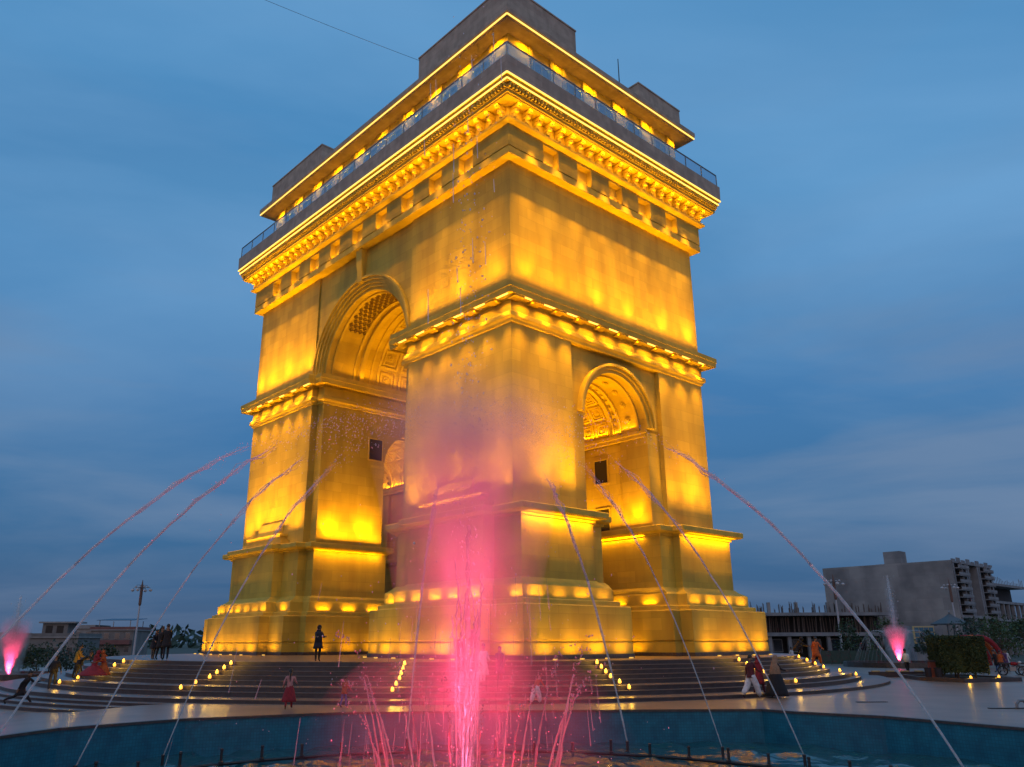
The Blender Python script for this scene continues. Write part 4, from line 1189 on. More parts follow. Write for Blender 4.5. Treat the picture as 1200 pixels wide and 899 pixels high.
def shawl(m, drop_=.75, wide=1.0, top=True):
    def g(o, J, k, hd, lean):
        fw = Vector((0, -1, 0)); mb = MB(); ls = []
        c = J[5] + Vector((0, .02 * k, 0))
        rows = [(c + hd * .125 * k, .03, .03, 2 * math.pi), (c + hd * .10 * k, .085, .09, 5.2), (c, .115, .125, 4.7), (c - hd * .09 * k, .105, .12, 4.9), (J[2] + Vector((0, 0, .07 * k)), .20 * wide, .15, 5.3), (J[2] - Vector((0, 0, .08 * k)), .27 * wide, .19, 5.2), (J[1], .28 * wide, .21, 5.0), (J[0] - Vector((0, 0, (drop_ - .45) * k)), .31 * wide, .25, 4.6)]
        n = 20
        for ctr, rx, ry, arc in rows:
            ls.append([(ctr.x + rx * k * math.cos(p), ctr.y + ry * k * math.sin(p), ctr.z + .012 * k * math.sin(5 * p)) for p in [math.pi / 2 - arc / 2 + arc * q / n for q in range(n + 1)]])
        mb.loops(ls[::-1], False, False, False)
        ob = mb.build('shawl', m, o, True); sm = ob.modifiers.new('thickness', 'SOLIDIFY'); sm.thickness = .012 * k
    return g
def hood(m):
    def g(o, J, k, hd, lean):
        mb = MB(); c = J[5]
        mb.ball(c + hd * .015 * k + Vector((0, .035 * k, 0)), .118 * k, 10, 7, 0, (1, 1, 1.15))
        mb.tube([c - hd * .08 * k + Vector((0, .05 * k, 0)), J[3] + Vector((0, .03 * k, 0)), J[2] + Vector((0, .05 * k, .03 * k))], [.10 * k, .12 * k, .15 * k], 10)
        mb.build('hood', m, o, True)
    return g
def sack(m):   # a jacket: thicker upper body
    def g(o, J, k, hd, lean):
        rg = []
        for p, r in [(J[2] + hd * .10 * k, .09), (J[2] + hd * .06 * k, .17), (J[2], .20), (J[1].lerp(J[2], .4), .195), (J[1], .185), (J[0] - Vector((0, 0, .05 * k)), .19)]: rg.append(((p.x, p.y, p.z), r * k, r * .8 * k))
        mb, mm, nm = loft('jacket', m, rg, 3, .03); mb.build(nm, mm, o, True)
    return g
PI = math.pi
S2 = ZT - 2 * DZ
person('dark hooded visitor standing alone on the terrace before the left plinth', (-8.28, 40.34, ZT), .5, 1.62, c_navy, c_black, .05, (.06, .05), (-.08, .05), (.6, .1, 1.0), (.6, .1, 1.0), .15, [tunic(c_navy, .55, 1.35), sack(c_navy), hood(c_black)], None)
person('woman in pink top and dark red skirt walking up to the steps, black plait', (-7.51, 31.9, 0), PI + .1, 1.40, c_pink, c_red, .03, (.3, .15), (-.25, .3), (.25, .35, 1.1), (-.2, .35, .9), 0, [skirt(c_red, .62, 2.0, frm=0)], 'plait')
person('small child in orange top and blue trousers standing at the foot of the steps', (-5.59, 32.6, 0), PI - .6, 1.08, c_orange, c_blue, .05, (.15, .1), (-.15, .2), (.3, .2, .7), (.3, .2, .7), .1, [tunic(c_orange, .3, 1.2)], 'short')
person('tall dark figure standing on the terrace behind the water column', (-.8, 39.74, ZT), PI, 1.72, c_black, c_black, .02, wear=[tunic(c_black, .6)])
person('dark clothed visitor on the steps left of the water column, seen through spray', (-1.35, 38.3, S2), PI + .4, 1.65, c_maroon, c_black, .05, (.2, .1), (-.2, .2), wear=[tunic(c_maroon, .6)])
person('visitor in white robe standing on the steps seen through pink mist', (-.38, 37.4, ZT - 5 * DZ), .4, 1.72, c_white, c_white, .03, (.1, .1), (-.1, .1), (.2, .15, .5), (.3, .15, .7), .1, [tunic(c_white, .85, 1.5)])
person('dark visitor beside the white robed one, seen through pink mist', (.35, 37.5, ZT - 5 * DZ), .2, 1.6, c_purple, c_maroon, .04, (.1, .1), (-.1, .1), (.5, .15, .9), (.2, .15, .5), .1, [tunic(c_purple, .7, 1.4)])
person('child in orange top and wide white trousers bending behind the fountain spray', (1.74, 33.9, 0), PI - .9, 1.2, c_orange, c_white, .55, (.35, .2), (-.3, .1), (.4, .2, .4), (.5, .2, .4), .2, [tunic(c_orange, .12, 1.1), baggy(c_white, .13)])
person('man in maroon top and baggy white trousers striding right of the fountain', (11.15, 36.75, 0), PI / 2 + .35, 1.80, c_maroon, c_white, .05, (.42, .15), (-.38, .28), (.5, .1, .6), (-.35, .1, .3), 0, [tunic(c_maroon, .18, 1.1), baggy(c_white, .115)])
person('woman in tan shawl and long black dress beside the striding man', (12.41, 37.4, 0), PI / 2 + .3, 1.72, c_black, c_black, .10, (.25, .1), (-.25, .2), (.5, .1, .9), (.5, .1, .9), .1, [skirt(c_black, 1.05, 3.3, name='long_dress'), tunic(c_black, .1, 1.1), shawl(c_tan, .95, .88)], None)
person('figure in red head cloth half hidden behind the tan shawl', (12.05, 38.5, 0), PI / 2 + .3, 1.70, c_red, c_maroon, .05, (.25, .1), (-.25, .2), wear=[tunic(c_red, .7, 1.4), hood(c_red)], hair=None)
person('figure in orange robe climbing the right steps', (19.47, 50.88, ZT - 3 * DZ), PI - .9, 1.66, c_orange, c_orange, .18, (.55, .4), (-.35, .1), (.5, .2, .6), (-.2, .3, .3), 0, [tunic(c_orange, .62, 1.5), baggy(c_orange, .095)])
person('dark figure crouching at the top of the right steps', (18.46, 51.33, ZT), PI * .5, 1.6, c_black, c_black, .75, (1.9, 2.2), (1.6, 2.3), (.9, .2, .4), (.9, .2, .4), .2, [tunic(c_black, .35, 1.2), hood(c_black)], None)
person('man in pale jacket and dark trousers walking away on the right plaza', (28.3, 58.0, 0), PI + .1, 1.80, c_pale, c_black, .03, (.2, .05), (-.25, .3), (.2, .25, .5), (.2, .25, .5), 0, [sack(c_pale)])
person('visitor in black leaning forward in a run at the left frame edge', (-21.0, 38.3, -.27), PI / 2 + .25, 1.75, c_black, c_black, .5, (.85, .25), (-.75, .5), (-.8, .15, .5), (.9, .15, .9), -.2, [tunic(c_black, .5, 1.3)])
person('dark visitor standing with back turned beside the running one', (-22.6, 44.0, -.05), PI + .3, 1.82, c_black, c_navy, .08, (.15, .1), (-.15, .1), (.2, .3, .4), (.2, .3, .4), 0, [sack(c_black)])
person('visitor in mustard shirt standing upright on the left steps', (-22.23, 45.5, ZT - 5 * DZ), PI * .6, 1.72, c_yellow, c_black, .15, (.15, .1), (-.1, .1), (.5, .2, .6), (.5, .2, .6), .1, [tunic(c_yellow, .2, 1.1)])
person('visitor in black bent low in front of the mustard shirt', (-21.62, 44.6, ZT - 5 * DZ), PI / 2 + .2, 1.7, c_black, c_black, 1.15, (.35, .15), (-.15, .1), (1.2, .1, .3), (1.1, .1, .3), -.3, [tunic(c_black, .4, 1.2)])
for i, (x, y, lb) in enumerate(((-20.33, 43.5, 'kneeling figure with red skirt spread over the left steps'), (-19.95, 43.8, 'kneeling figure in orange robe, right of the spread red skirt'))):
    c_ = (c_red, c_orange)[i]
    person(lb, (x, y, ZT - 4 * DZ), (PI * .75, -PI * .3)[i], 1.62, c_, c_, .25, (1.4, 2.3), (1.3, 2.3), (.6, .1, .8), (.6, .1, .8), .1, [skirt(c_, .5, 5.2 if i == 0 else 2.6, name='spread_skirt', frm=0), tunic(c_, .1, 1.1), hood(c_)], None)
for i, (x, y, yaw, lb, ln) in enumerate(((-18.38, 46.0, .9, 'dark clothed visitor at the terrace edge, left of two standing close', .25), (-17.88, 45.58, PI - .3, 'dark clothed visitor in the middle of the terrace edge group', .05), (-17.40, 45.2, PI + .5, 'tallest dark visitor, right one of the terrace edge group', .05))):
    person(lb, (x, y, ZT), yaw, (1.55, 1.70, 1.80)[i], c_black, (c_grey, c_black, c_navy)[i], ln, (.12, .1), (-.12, .1), (.5, .2, .7), (.3, .2, .5), .1, [tunic((c_navy, c_black, c_black)[i], .55, 1.4)])
crowd = [(34.6, 61.6, c_navy, c_grey, 'visitor in navy standing behind the clipped hedge, nearest it'), (36.6, 63.6, c_red, c_black, 'visitor in red top among the far right crowd'), (37.6, 62.8, c_orange, c_navy, 'visitor in orange leaning by the parked motorcycles'),
         (38.3, 64.5, c_black, c_blue, 'visitor in black with blue trousers by the motorcycles'), (40.4, 66.8, c_purple, c_black, 'visitor in purple at the right frame edge'), (41.8, 69.0, c_white, c_grey, 'visitor in white at the right frame edge'), (29.8, 84.0, c_white, c_white, 'visitor in white walking before the distant pink fountain')]
for i, (x, y, a, b, lb) in enumerate(crowd):
    person(lb, (x, y, 0), rnd.uniform(0, 6.28), rnd.uniform(1.6, 1.78), a, b, rnd.uniform(0, .2), (.2, .1), (-.2, .15), (.4, .15, .5), (.2, .15, .4), wear=[tunic(a, rnd.choice((.2, .6)), 1.3)])

# ------------------------------------------------------------------ vegetation
def leaf_mat(n, a, b): return mat(n, a, .7, b, 1.2, 3, lo=.3, hi=.7)
lf_dark = leaf_mat('dark_green_leaves', (.035, .07, .025), (.02, .045, .02)); lf_mid = leaf_mat('mid_green_leaves', (.05, .10, .03), (.03, .06, .02)); lf_teal = leaf_mat('blue_green_leaves', (.03, .075, .05), (.02, .045, .035))
bark = mat('brown_bark', (.09, .065, .045), .9, (.05, .038, .03), 8)
def leaf_quads(mb, p, s, n=1):
    for _ in range(n):
        u = Vector((rnd.gauss(0, 1), rnd.gauss(0, 1), rnd.gauss(0, 1))).normalized(); v = u.orthogonal().normalized(); v = Matrix.Rotation(rnd.uniform(0, 6.28), 3, u) @ v; q = u.cross(v)
        a = s * rnd.uniform(.6, 1.3)
        mb.add([p - v * a, p + q * a * .5, p + v * a, p - q * a * .5], [(0, 1, 2, 3)])
def tree(label, loc, h, cr, m, n=900, group='trees behind the plaza', leaf=.16, trunk=.45):
    t_ = thing('tree', label, 'tree', loc, 0, group)
    mb = MB(); th = h * trunk
    mb.tube([(0, 0, -.1), (.05, .02, th * .5), (-.04, .05, th), (.02, 0, h * .8)], [.02 * h + .05, .016 * h + .03, .012 * h + .02, .02], 8)
    cl = []
    for k in range(9):
        a = rnd.uniform(0, 6.28); r = cr * rnd.uniform(.2, .75); z = h * rnd.uniform(trunk + .05, .93)
        c = Vector((r * math.cos(a), r * math.sin(a), z)); cl.append((c, cr * rnd.uniform(.32, .52)))
        mb.tube([(0, 0, th * rnd.uniform(.7, 1.0)), tuple(c * .5 + Vector((0, 0, th * .5))), tuple(c)], [.012 * h, .008 * h, .01], 5)
    mb.build('trunk', bark, t_)
    mb = MB()
    for k in range(n):
        c, r = rnd.choice(cl); d = Vector((rnd.gauss(0, 1), rnd.gauss(0, 1), rnd.gauss(0, .8))).normalized() * r * rnd.uniform(.35, 1.05) ** .6
        leaf_quads(mb, c + d, leaf)
    mb.build('crown', m, t_)
    return t_
def clipped_hedge(label, loc, sx, sy, h, rz, n):
    t_ = thing('clipped_hedge', label, 'hedge', loc, rz, 'box clipped hedges')
    mb = MB()
    for k in range(4): mb.tube([((k % 2 - .5) * sx * .4, (k // 2 - .5) * sy * .4, -.3), ((k % 2 - .5) * sx * .4, (k // 2 - .5) * sy * .4, .5)], .05, 6)
    mb.build('stem', bark, t_)
    mb = MB(); mb.box(-sx / 2 + .08, sx / 2 - .08, -sy / 2 + .08, sy / 2 - .08, .08, h - .08)
    for k in range(n):
        f = rnd.random(); x, y, z = rnd.uniform(-sx / 2, sx / 2), rnd.uniform(-sy / 2, sy / 2), rnd.uniform(0, h)
        if f < .28: z = h
        elif f < .64: y = -sy / 2 if rnd.random() < .7 else sy / 2
        else: x = -sx / 2 if rnd.random() < .5 else sx / 2
        leaf_quads(mb, Vector((x, y, z)) + Vector((rnd.gauss(0, .03), rnd.gauss(0, .03), rnd.gauss(0, .03))), .075)
    mb.build('foliage', leaf_mat('hedge_leaves', (.030, .062, .016), (.016, .034, .011)), t_)
clipped_hedge('large square clipped hedge standing in a low planter on the right plaza', (29.15, 52.4, .42), 2.35, 1.9, 2.1, -.52, 6500)
clipped_hedge('second clipped hedge half hidden behind the large square one', (29.55, 55.2, .42), 1.9, 1.8, 2.15, -.52, 2600)
pt = thing('planter_bed', 'low pointed planter bed of dark kerb under the clipped hedge', 'planter', (28.6, 52.2, 0))
kerb = [(-1.5, 4.5), (-2.3, .3), (-1.2, -2.6), (3.2, -.9), (2.6, 4.5)]
mb = MB(); mb.loops([[(x, y, 0) for x, y in kerb], [(x, y, .22) for x, y in kerb], [(x * .9, y * .9, .22) for x, y in kerb], [(x * .9, y * .9, .12) for x, y in kerb]], False, False); mb.build('kerb', riser_m, pt)
mb = MB(); mb.add([(x * .91, y * .91, .13) for x, y in kerb], [tuple(range(5))])
mb.build('soil', mat('brown_soil', (.10, .07, .045), .95, (.06, .045, .03), 6), pt)
for i, (x, y, lb) in enumerate(((28.0, 49.95, 'low amber lamp at the left front of the planter bed'), (30.2, 50.9, 'brightest low amber lamp at the right front of the planter bed'))):
    t_ = thing('planter_lamp', lb, 'lamp', (x, y, .14), 0, 'lamps in the planter bed')
    inst('holder', lamp_body, t_); inst('flame_bulb', lamp_glow, t_)
    lo = bpy.data.objects.new('planter_light', pl); COL.objects.link(lo); lo.parent = t_; lo.location = (0, .25, .3); lo.scale = (1, 1, 1)
for x, y, h, cr, m, lb in ((38.5, 92, 4.2, 2.2, lf_dark, 'dark tree left of the lamp post before the unfinished low building'), (43.5, 94, 4.4, 2.4, lf_mid, 'mid green tree right of the lamp post before the unfinished low building'), (46.5, 90, 3.6, 1.4, lf_teal, 'narrow blue green tree behind the distant pink fountain'),
                           (52, 86, 4.2, 2.6, lf_mid, 'green tree behind the clipped hedges'), (56, 88, 4.6, 2.6, lf_dark, 'dark tree between the hedge and the right frame edge'), (60, 93, 5.2, 3.0, lf_dark, 'tall dark tree at the right frame edge'), (55, 97, 4.6, 3.0, lf_teal, 'blue green tree below the facade with balconies'), (63, 104, 5.0, 3.0, lf_mid, 'broad tree under the far right frame building')):
    tree(lb, (x, y, 0), h, cr, m, 800, trunk=.3)
for x, y, h, cr, m, lb in ((-42, 84, 2.7, 2.4, lf_teal, 'broad blue green tree before the left houses'), (-37.0, 82, 2.3, 1.8, lf_dark, 'low dark tree at the foot of the left houses'), (-46, 86, 2.3, 1.9, lf_dark, 'dark tree by the left lamp post'), (-50, 90, 2.5, 2.2, lf_teal, 'blue green tree behind the running visitor'), (-30.6, 92, 2.7, 1.5, lf_dark, 'dark tree right of the terrace group'), (-58, 96, 2.6, 2.4, lf_dark, 'dark tree at the left frame edge')):
    tree(lb, (x, y, -.4), h, cr, m, 800, trunk=.25)
mb = MB()
for k in range(5200):                       # far wood on the horizon
    x = rnd.uniform(-420, 480); y = rnd.uniform(430, 520); hh = 5 + 4 * math.sin(x * .03) + 3 * math.sin(x * .11 + 2)
    leaf_quads(mb, Vector((x, y, rnd.uniform(-.5, max(4, hh)))), 2.2)
tag(mb.build('far_wood', lf_teal), 'dark far wood along the horizon', 'wood', kind='stuff')

# ------------------------------------------------------------------ street lamps
def street_lamp(label, loc, h):
    t_ = thing('street_lamp', label, 'street lamp', loc, 0, 'tall many headed street lamps')
    mb = MB(); mb.lathe([(.22, 0), (.22, .3), (.13, .45), (.10, h * .62), (.07, h - .1)], 10); mb.build('pole', mat('pale_pole_paint', (.45, .46, .50), .4), t_)
    mb = MB(); mb.lathe([(.10, h * .74), (.17, h * .76), (.17, h - .3), (.09, h + .05), (.03, h + .5)], 10); mb.build('shaft_head', mat('rusty_lamp_paint', (.16, .09, .07), .6), t_)
    arm = MB(); arm.tube([(0, 0, 0), (.5, 0, .22), (.95, 0, .16), (1.05, 0, .02)], .035, 5); arm = arm.mesh('arm', steel)
    hd = MB(); hd.lathe([(.05, .06), (.18, .02), (.21, -.10), (.12, -.24), (.02, -.28)], 9); hd = hd.mesh('lamp_head', mat('milky_globe', (.55, .55, .58), .3))
    for k in range(8):
        a = 2 * PI * k / 8; zz = h - .55 + (.35 if k % 2 else 0)
        s_ = 1.0 if k % 2 == 0 else .65
        ar = inst('arm', arm, t_, (0, 0, zz), (0, 0, a), (s_, s_, s_)); inst('lamp_head', hd, ar, (1.05, 0, 0))
street_lamp('many headed street lamp on a pale pole behind the left steps', (-41.0, 97, -.4), 9.3)
street_lamp('many headed street lamp on a pale pole right of the arch, before the low building', (40.2, 97.0, 0), 9.3)
street_lamp('many headed street lamp on a pale pole behind the clipped hedge', (62.6, 113.0, 0), 9.8)

# ------------------------------------------------------------------ buildings behind the plaza
conc = mat('raw_concrete', (.37, .36, .345), .9, (.21, .21, .21), .28, 8, (1, 1, 1), .15, joints=(3.6, 1.6, .02, .82, False), bscale=3)
conc_l = mat('pale_concrete', (.27, .29, .31), .85, (.18, .195, .215), .8, 6)
conc_shade = mat('painted_interior_shade', (.025, .026, .03), .8, (.04, .04, .045), .6, 4)  # near-black colour stands in for the shade inside open floors
tealg = mat('blue_green_glass', (.02, .05, .06), .15, spec=.8)
poles_m = mat('timber_prop', (.16, .12, .10), .9, (.09, .07, .06), 4)
bb = thing('concrete_building', 'big grey concrete block with blank side wall and balcony facade, roof water tank', 'building', (64.4, 115, 0), R_(43))
W_, D_, H_ = 17.0, 18.5, 13.1
MB().box(0, .5, 0, D_, 0, H_).build('side_wall', conc, bb)
mb = MB(); mb.box(.5, W_, 2.2, D_, 0, H_ - .3); mb.build('rear_block', conc_shade, bb)
mb = MB(); mb.box(.45, W_ + .3, -.1, D_, H_ - .3, H_ - .05); mb.build('roof', conc_l, bb)
mb = MB(); mb.box(5.5, 9.5, 8, 12.5, H_ - .05, H_ + .5); mb.box(6.4, 8.8, 9, 11.5, H_ + .5, H_ + 2.4); mb.build('water_tank', conc, bb)
for x in (.6, 5.6, 6.4, 10.6, 11.4, 16.4): MB().box(x, x + .55, -.05, 2.3, 0, H_ - .32).build('column', conc_l, bb)
for i, z in enumerate((2.6, 3.05)): MB().box(.5, W_ + .1, -.12 - .03 * i, 2.3, (2.5, 5.3)[i], (2.9, 5.7)[i]).build('floor_slab', conc_l, bb)
for k in range(7):
    z = 6.0 + k * 1.0
    for x0, x1 in ((1.2, 5.5), (12.0, 16.3)):
        mb = MB(); mb.box(x0, x1, -.55, 2.2, z, z + .14); mb.box(x0, x1, -.6, -.5, z + .14, z + .50); mb.box(x0 + 1.9, x0 + 2.15, -.4, .1, z + .14, z + .98)
        mb.build('balcony', conc_l, bb)
for k in range(6):
    w_ = MB().box(7.0, 10.5, 1.6, 2.1, 6.2 + k * 1.08, 7.1 + k * 1.08).build('window', steel, bb)
    MB().box(7.1, 10.4, 1.57, 1.6, 6.28 + k * 1.08, 7.02 + k * 1.08).build('pane', tealg, w_)
for k in range(7):
    x = 1.3 + k * 2.15
    w_ = MB().box(x, x + 1.9, 1.5, 2.1, .2, 2.4).build('window', steel, bb); MB().box(x + .1, x + 1.8, 1.46, 1.5, .3, 2.3).build('pane', tealg, w_)
    w_ = MB().box(x, x + 1.9, 1.5, 2.1, 3.0, 5.2).build('window', steel, bb); MB().box(x + .1, x + 1.8, 1.46, 1.5, 3.1, 5.1).build('pane', dark_glass, w_)
for k in range(9):
    x = .6 + k * 2; MB().box(x, x + 1.2, -.1, .1, H_ - .05, H_ + .25 + .25 * (k % 2)).build('parapet', conc_l, bb)
fb = thing('frame_building', 'unfinished frame building with dark open floors at the right frame edge', 'building', (80.0, 134, 0), R_(43))
for k in range(4):
    z = .0 + 2.85 * k
    MB().box(0, 22, 0, 14, z + 2.45, z + 2.85).build('floor_slab', conc_l, fb)
    MB().box(.3, 21.8, 2.4, 13.8, z, z + 2.45).build('back_wall', conc_shade, fb)
    for q in range(9):
        if k < 3: MB().box(q * 2.7, q * 2.7 + .5, .1, .6, z, z + 2.45).build('column', conc_l, fb)
        if k in (0, 1, 2) and q < 8: MB().box(q * 2.7 + 1.0, q * 2.7 + 1.9, .5, .8, z + .1, z + 1.9).build('infill_panel', conc_l, fb)
mb = MB()
for q in range(26): mb.box(q * .84, q * .84 + .06, .1, .16, 11.38, 11.4 + rnd.uniform(.4, 1.3))
o = mb.build('rebar', poles_m, fb); o['kind'] = 'stuff'
lb_ = thing('unfinished_building', 'long low unfinished concrete building propped with timber poles, rebar sprouting from its roof', 'building', (34.0, 112, 0), 0)
for z0, z1, e in ((2.95, 3.4, .3), (5.55, 5.95, .45)): MB().box(-e, 19 + e, -e, 12, z0, z1).build('floor_slab', conc_l, lb_)
MB().box(0, 19, 3, 12, 0, 5.5).build('back_wall', conc_shade, lb_)
for k in range(8): MB().box(.2 + k * 2.6, .65 + k * 2.6, 0, .5, 0, 2.95).build('column', conc_l, lb_)
for k in range(7):
    w_ = MB().box(1.1 + k * 2.6, 2.4 + k * 2.6, 1.2, 1.5, .9, 2.6).build('window', conc_l, lb_); MB().box(1.2 + k * 2.6, 2.3 + k * 2.6, 1.15, 1.2, 1.0, 2.5).build('pane', dark_glass, w_)
prop = MB().tube([(0, 0, 0), (0, 0, 2.15)], [.06, .05], 5).mesh('timber_prop', poles_m)
for k in range(64): inst('timber_prop', prop, lb_, (.1 + k * .298, rnd.choice((.05, .5, 1.0)), 3.4), (rnd.gauss(0, .04), rnd.gauss(0, .05), 0))
mb = MB()
for k in range(46):
    x = rnd.uniform(0, 19); h_ = rnd.uniform(.5, 1.5)
    for q in range(3): mb.box(x + q * .1, x + q * .1 + .04, .2 + q * .1, .24 + q * .1, 5.9, 5.9 + h_ * rnd.uniform(.7, 1.1))
o = mb.build('rebar', poles_m, lb_); o['kind'] = 'stuff'
for x in (3.2, 6.9, 11.2): MB().box(x, x + .4, .3, .7, 5.95, 7.3).build('column_stub', conc, lb_)
# houses on the left
wall_g = mat('grey_plaster', (.22, .21, .20), .9, (.16, .155, .15), .7, 6); wall_w = mat('pale_plaster', (.32, .31, .30), .9, (.25, .24, .23), .7, 6); wall_p = mat('dull_pink_paint', (.24, .11, .10), .85, (.18, .085, .08), 1.5, 5); blue_s = mat('blue_roof_sheet', (.05, .14, .22), .5, (.04, .10, .17), 3)
def house(label, loc, rz, wd, dp, floors, fh, m, balc=None, canopy=False):
    t_ = thing('house', label, 'house', loc, rz, 'houses behind the left steps')
    H = floors * fh
    MB().box(0, wd, 0, dp, -1, H).build('wall', m, t_)
    MB().box(-.25, wd + .25, -.25, dp + .25, H, H + .22).build('roof', wall_w, t_)
    mb = MB()
    for a, b, c, d in ((-.2, wd + .2, -.2, -.08), (-.2, -.08, -.08, dp), (wd + .08, wd + .2, -.08, dp)): mb.box(a, b, c, d, H + .22, H + .75)
    mb.build('parapet', balc or m, t_)
    n = max(2, int(wd / 2.1))
    for f in range(floors):
        for k in range(n):
            x = wd * (k + .5) / n
            w_ = MB().box(x - .55, x + .55, -.07, .05, f * fh + .9, f * fh + 2.2).build('window', wall_w, t_)
            MB().box(x - .46, x + .46, -.10, -.07, f * fh + 1.0, f * fh + 2.1).build('pane', dark_glass, w_)
        if balc and f: MB().box(.3, wd - .3, -1.0, .0, f * fh - .1, f * fh + .75).build('balcony', balc, t_)
    if canopy:
        for x in (1.2, wd - 1.2):
            for y in (.8, dp - .8): MB().box(x - .06, x + .06, y - .06, y + .06, H + .2, H + 2.0).build('canopy_post', steel, t_)
        mb = MB(); mb.loops([[(.7, .3, H + 2.0), (wd - .6, .3, H + 2.0), (wd - .6, dp - .3, H + 2.5), (.7, dp - .3, H + 2.5)], [(.7, .3, H + 2.1), (wd - .6, .3, H + 2.1), (wd - .6, dp - .3, H + 2.6), (.7, dp - .3, H + 2.6)]]); mb.build('canopy_roof', blue_s, t_)
    return t_
house('house with dull pink balconies and a blue sheet canopy on its roof', (-82.0, 172, -.4), .06, 8.6, 9, 2, 2.6, wall_g, wall_p, True)
house('pale plain house with a blank gable, left of the pink balconies', (-86.2, 173, -.4), .06, 4.2, 8, 2, 2.8, wall_w)
house('low grey house with a small room on its flat roof', (-80, 140, -.4), .05, 11, 9, 1, 3.6, wall_g)
house('grey house behind the running visitor at the left', (-97, 150, -.4), .02, 10, 9, 1, 3.9, wall_w)
t_ = thing('roof_room', 'small room with openings standing on the low grey house', 'room', (-76, 142, 3.4), .05)
MB().box(0, 4.2, 0, 3.5, 0, 2.2).build('wall', wall_g, t_); MB().box(-.5, 5.6, -.5, 4, 2.2, 2.45).build('roof', wall_w, t_)
for x in (.6, 2.4): MB().box(x, x + 1.1, -.06, .02, .6, 1.8).build('window', void, t_)

# booth, pavilion, fence, awning on the right
bo = thing('booth', 'booth with blue paned window in a yellow frame above a white lower panel', 'booth', (50.2, 100, 0), .05)
MB().box(0, 3.6, .1, 2.6, 0, 4.0).build('wall', conc_l, bo)
yel = mat('pale_yellow_paint', (.52, .42, .20), .6)
w_ = MB().box(-.1, 2.5, -.08, .1, 2.0, 3.95).build('window', yel, bo)
for i in range(4):
    for j in range(3): MB().box(.08 + i * .59, .60 + i * .59, -.12, -.08, 2.16 + j * .58, 2.66 + j * .58).build('pane', mat('sky_blue_glass', (.05, .16, .24), .1, spec=.9), w_)
MB().box(1.9, 3.5, -.3, -.1, .35, 2.0).build('white_panel', mat('white_board', (.48, .52, .52), .6), bo)
gz = thing('pavilion', 'small dark pavilion with pointed roof and finial beside the booth', 'pavilion', (56.6, 104, 0), .1)
for x in (0, 2.5):
    for y in (0, 2.5): MB().box(x - .12, x + .12, y - .12, y + .12, 0, 4.2).build('post', steel, gz)
mb = MB(); mb.loops([[(-.4, -.4, 4.2), (2.9, -.4, 4.2), (2.9, 2.9, 4.2), (-.4, 2.9, 4.2)], [(-.4, -.4, 4.35), (2.9, -.4, 4.35), (2.9, 2.9, 4.35), (-.4, 2.9, 4.35)], [(.75, .75, 5.1), (1.75, .75, 5.1), (1.75, 1.75, 5.1), (.75, 1.75, 5.1)], [(1.15, 1.15, 5.5), (1.35, 1.15, 5.5), (1.35, 1.35, 5.5), (1.15, 1.35, 5.5)]]); mb.build('roof', mat('slate_sheet', (.09, .10, .11), .6), gz)
MB().lathe([(.10, 0), (.14, .2), (.05, .45), (.02, 1.3)], 8, (1.25, 1.25, 5.5)).build('finial', steel, gz)
MB().box(.2, 2.3, 1.2, 1.3, 0, 2.6).build('wall_panel', wall_g, gz)
gf = thing('sheet_fence', 'low dark green sheet fence behind the right steps', 'fence', (34.2, 88, 0), .02)
for k in range(9): MB().box(k * 1.0 + .02, k * 1.0 + .98, 0, .05, .05, 1.35 + .02 * (k % 3)).build('panel', mat('green_sheet', (.02, .07, .055), .5, (.015, .05, .04), 3), gf)
for k in range(10): MB().box(k * 1.0 - .03, k * 1.0 + .03, .05, .12, 0, 1.5).build('post', steel, gf)
aw = thing('curved_awning', 'red and orange curved awning seen above the clipped hedge and right of it', 'awning', (42.8, 74, 0), .1)
for k in range(3):
    mb = MB(); mb.tube([(1.9 * math.cos(PI * q / 16) , k * .9, .2 + 2.4 * math.sin(PI * q / 16)) for q in range(17)], .22, 7)
    mb.build('hoop', (c_red, c_orange, c_red)[k], aw)
kb = thing('low_barrier', 'low dark barrier with yellow painted blocks beside the litter bins', 'barrier', (25.5, 57.5, 0), -.05)
MB().box(0, 4.6, 0, .3, 0, .35).build('rail', riser_m, kb)
for k in range(5): MB().box(.2 + k * .95, .65 + k * .95, -.03, .33, .352, .42).build('block', yel, kb)
rp = thing('red_post', 'short reddish brown post standing beside the dark litter bins', 'post', (27.6, 53.4, 0))
MB().box(-.16, .16, -.16, .16, 0, 1.05).build('shaft', mat('red_brown_paint', (.20, .05, .03), .6), rp); MB().box(-.2, .2, -.2, .2, 1.05, 1.15).build('cap', riser_m, rp)
for i, (x, y) in enumerate(((26.7, 52.2), (27.15, 51.9))):
    t_ = thing('litter_bin', ('left one of two small dark litter bins on the plaza', 'right one of two small dark litter bins on the plaza')[i], 'bin', (x, y, 0), .2, 'litter bins on the plaza')
    mb = MB(); mb.lathe([(.17, .03), (.20, .70), (.22, .72), (.22, .76), (.17, .76), (.15, .2)], 12, cap1=True); mb.build('body', c_navy, t_); MB().lathe([(.20, 0), (.20, .03)], 12).build('foot', black, t_)
dg_ = thing('drain_grate', 'narrow dark drain grate set in the paving near the pool rim', 'drain', (15.2, 34.5, .0), .05)
mb = MB(); mb.box(-.62, .62, -.09, .09, .004, .02); mb.build('frame', black, dg_)
for k in range(12): MB().box(-.55 + k * .095, -.51 + k * .095, -.07, .07, .02, .028).build('slat', steel, dg_)
pp_ = thing('bent_pipe', 'short bent grey pipe rising from a dark floor plate near the pool', 'pipe', (18.9, 31.1, 0))
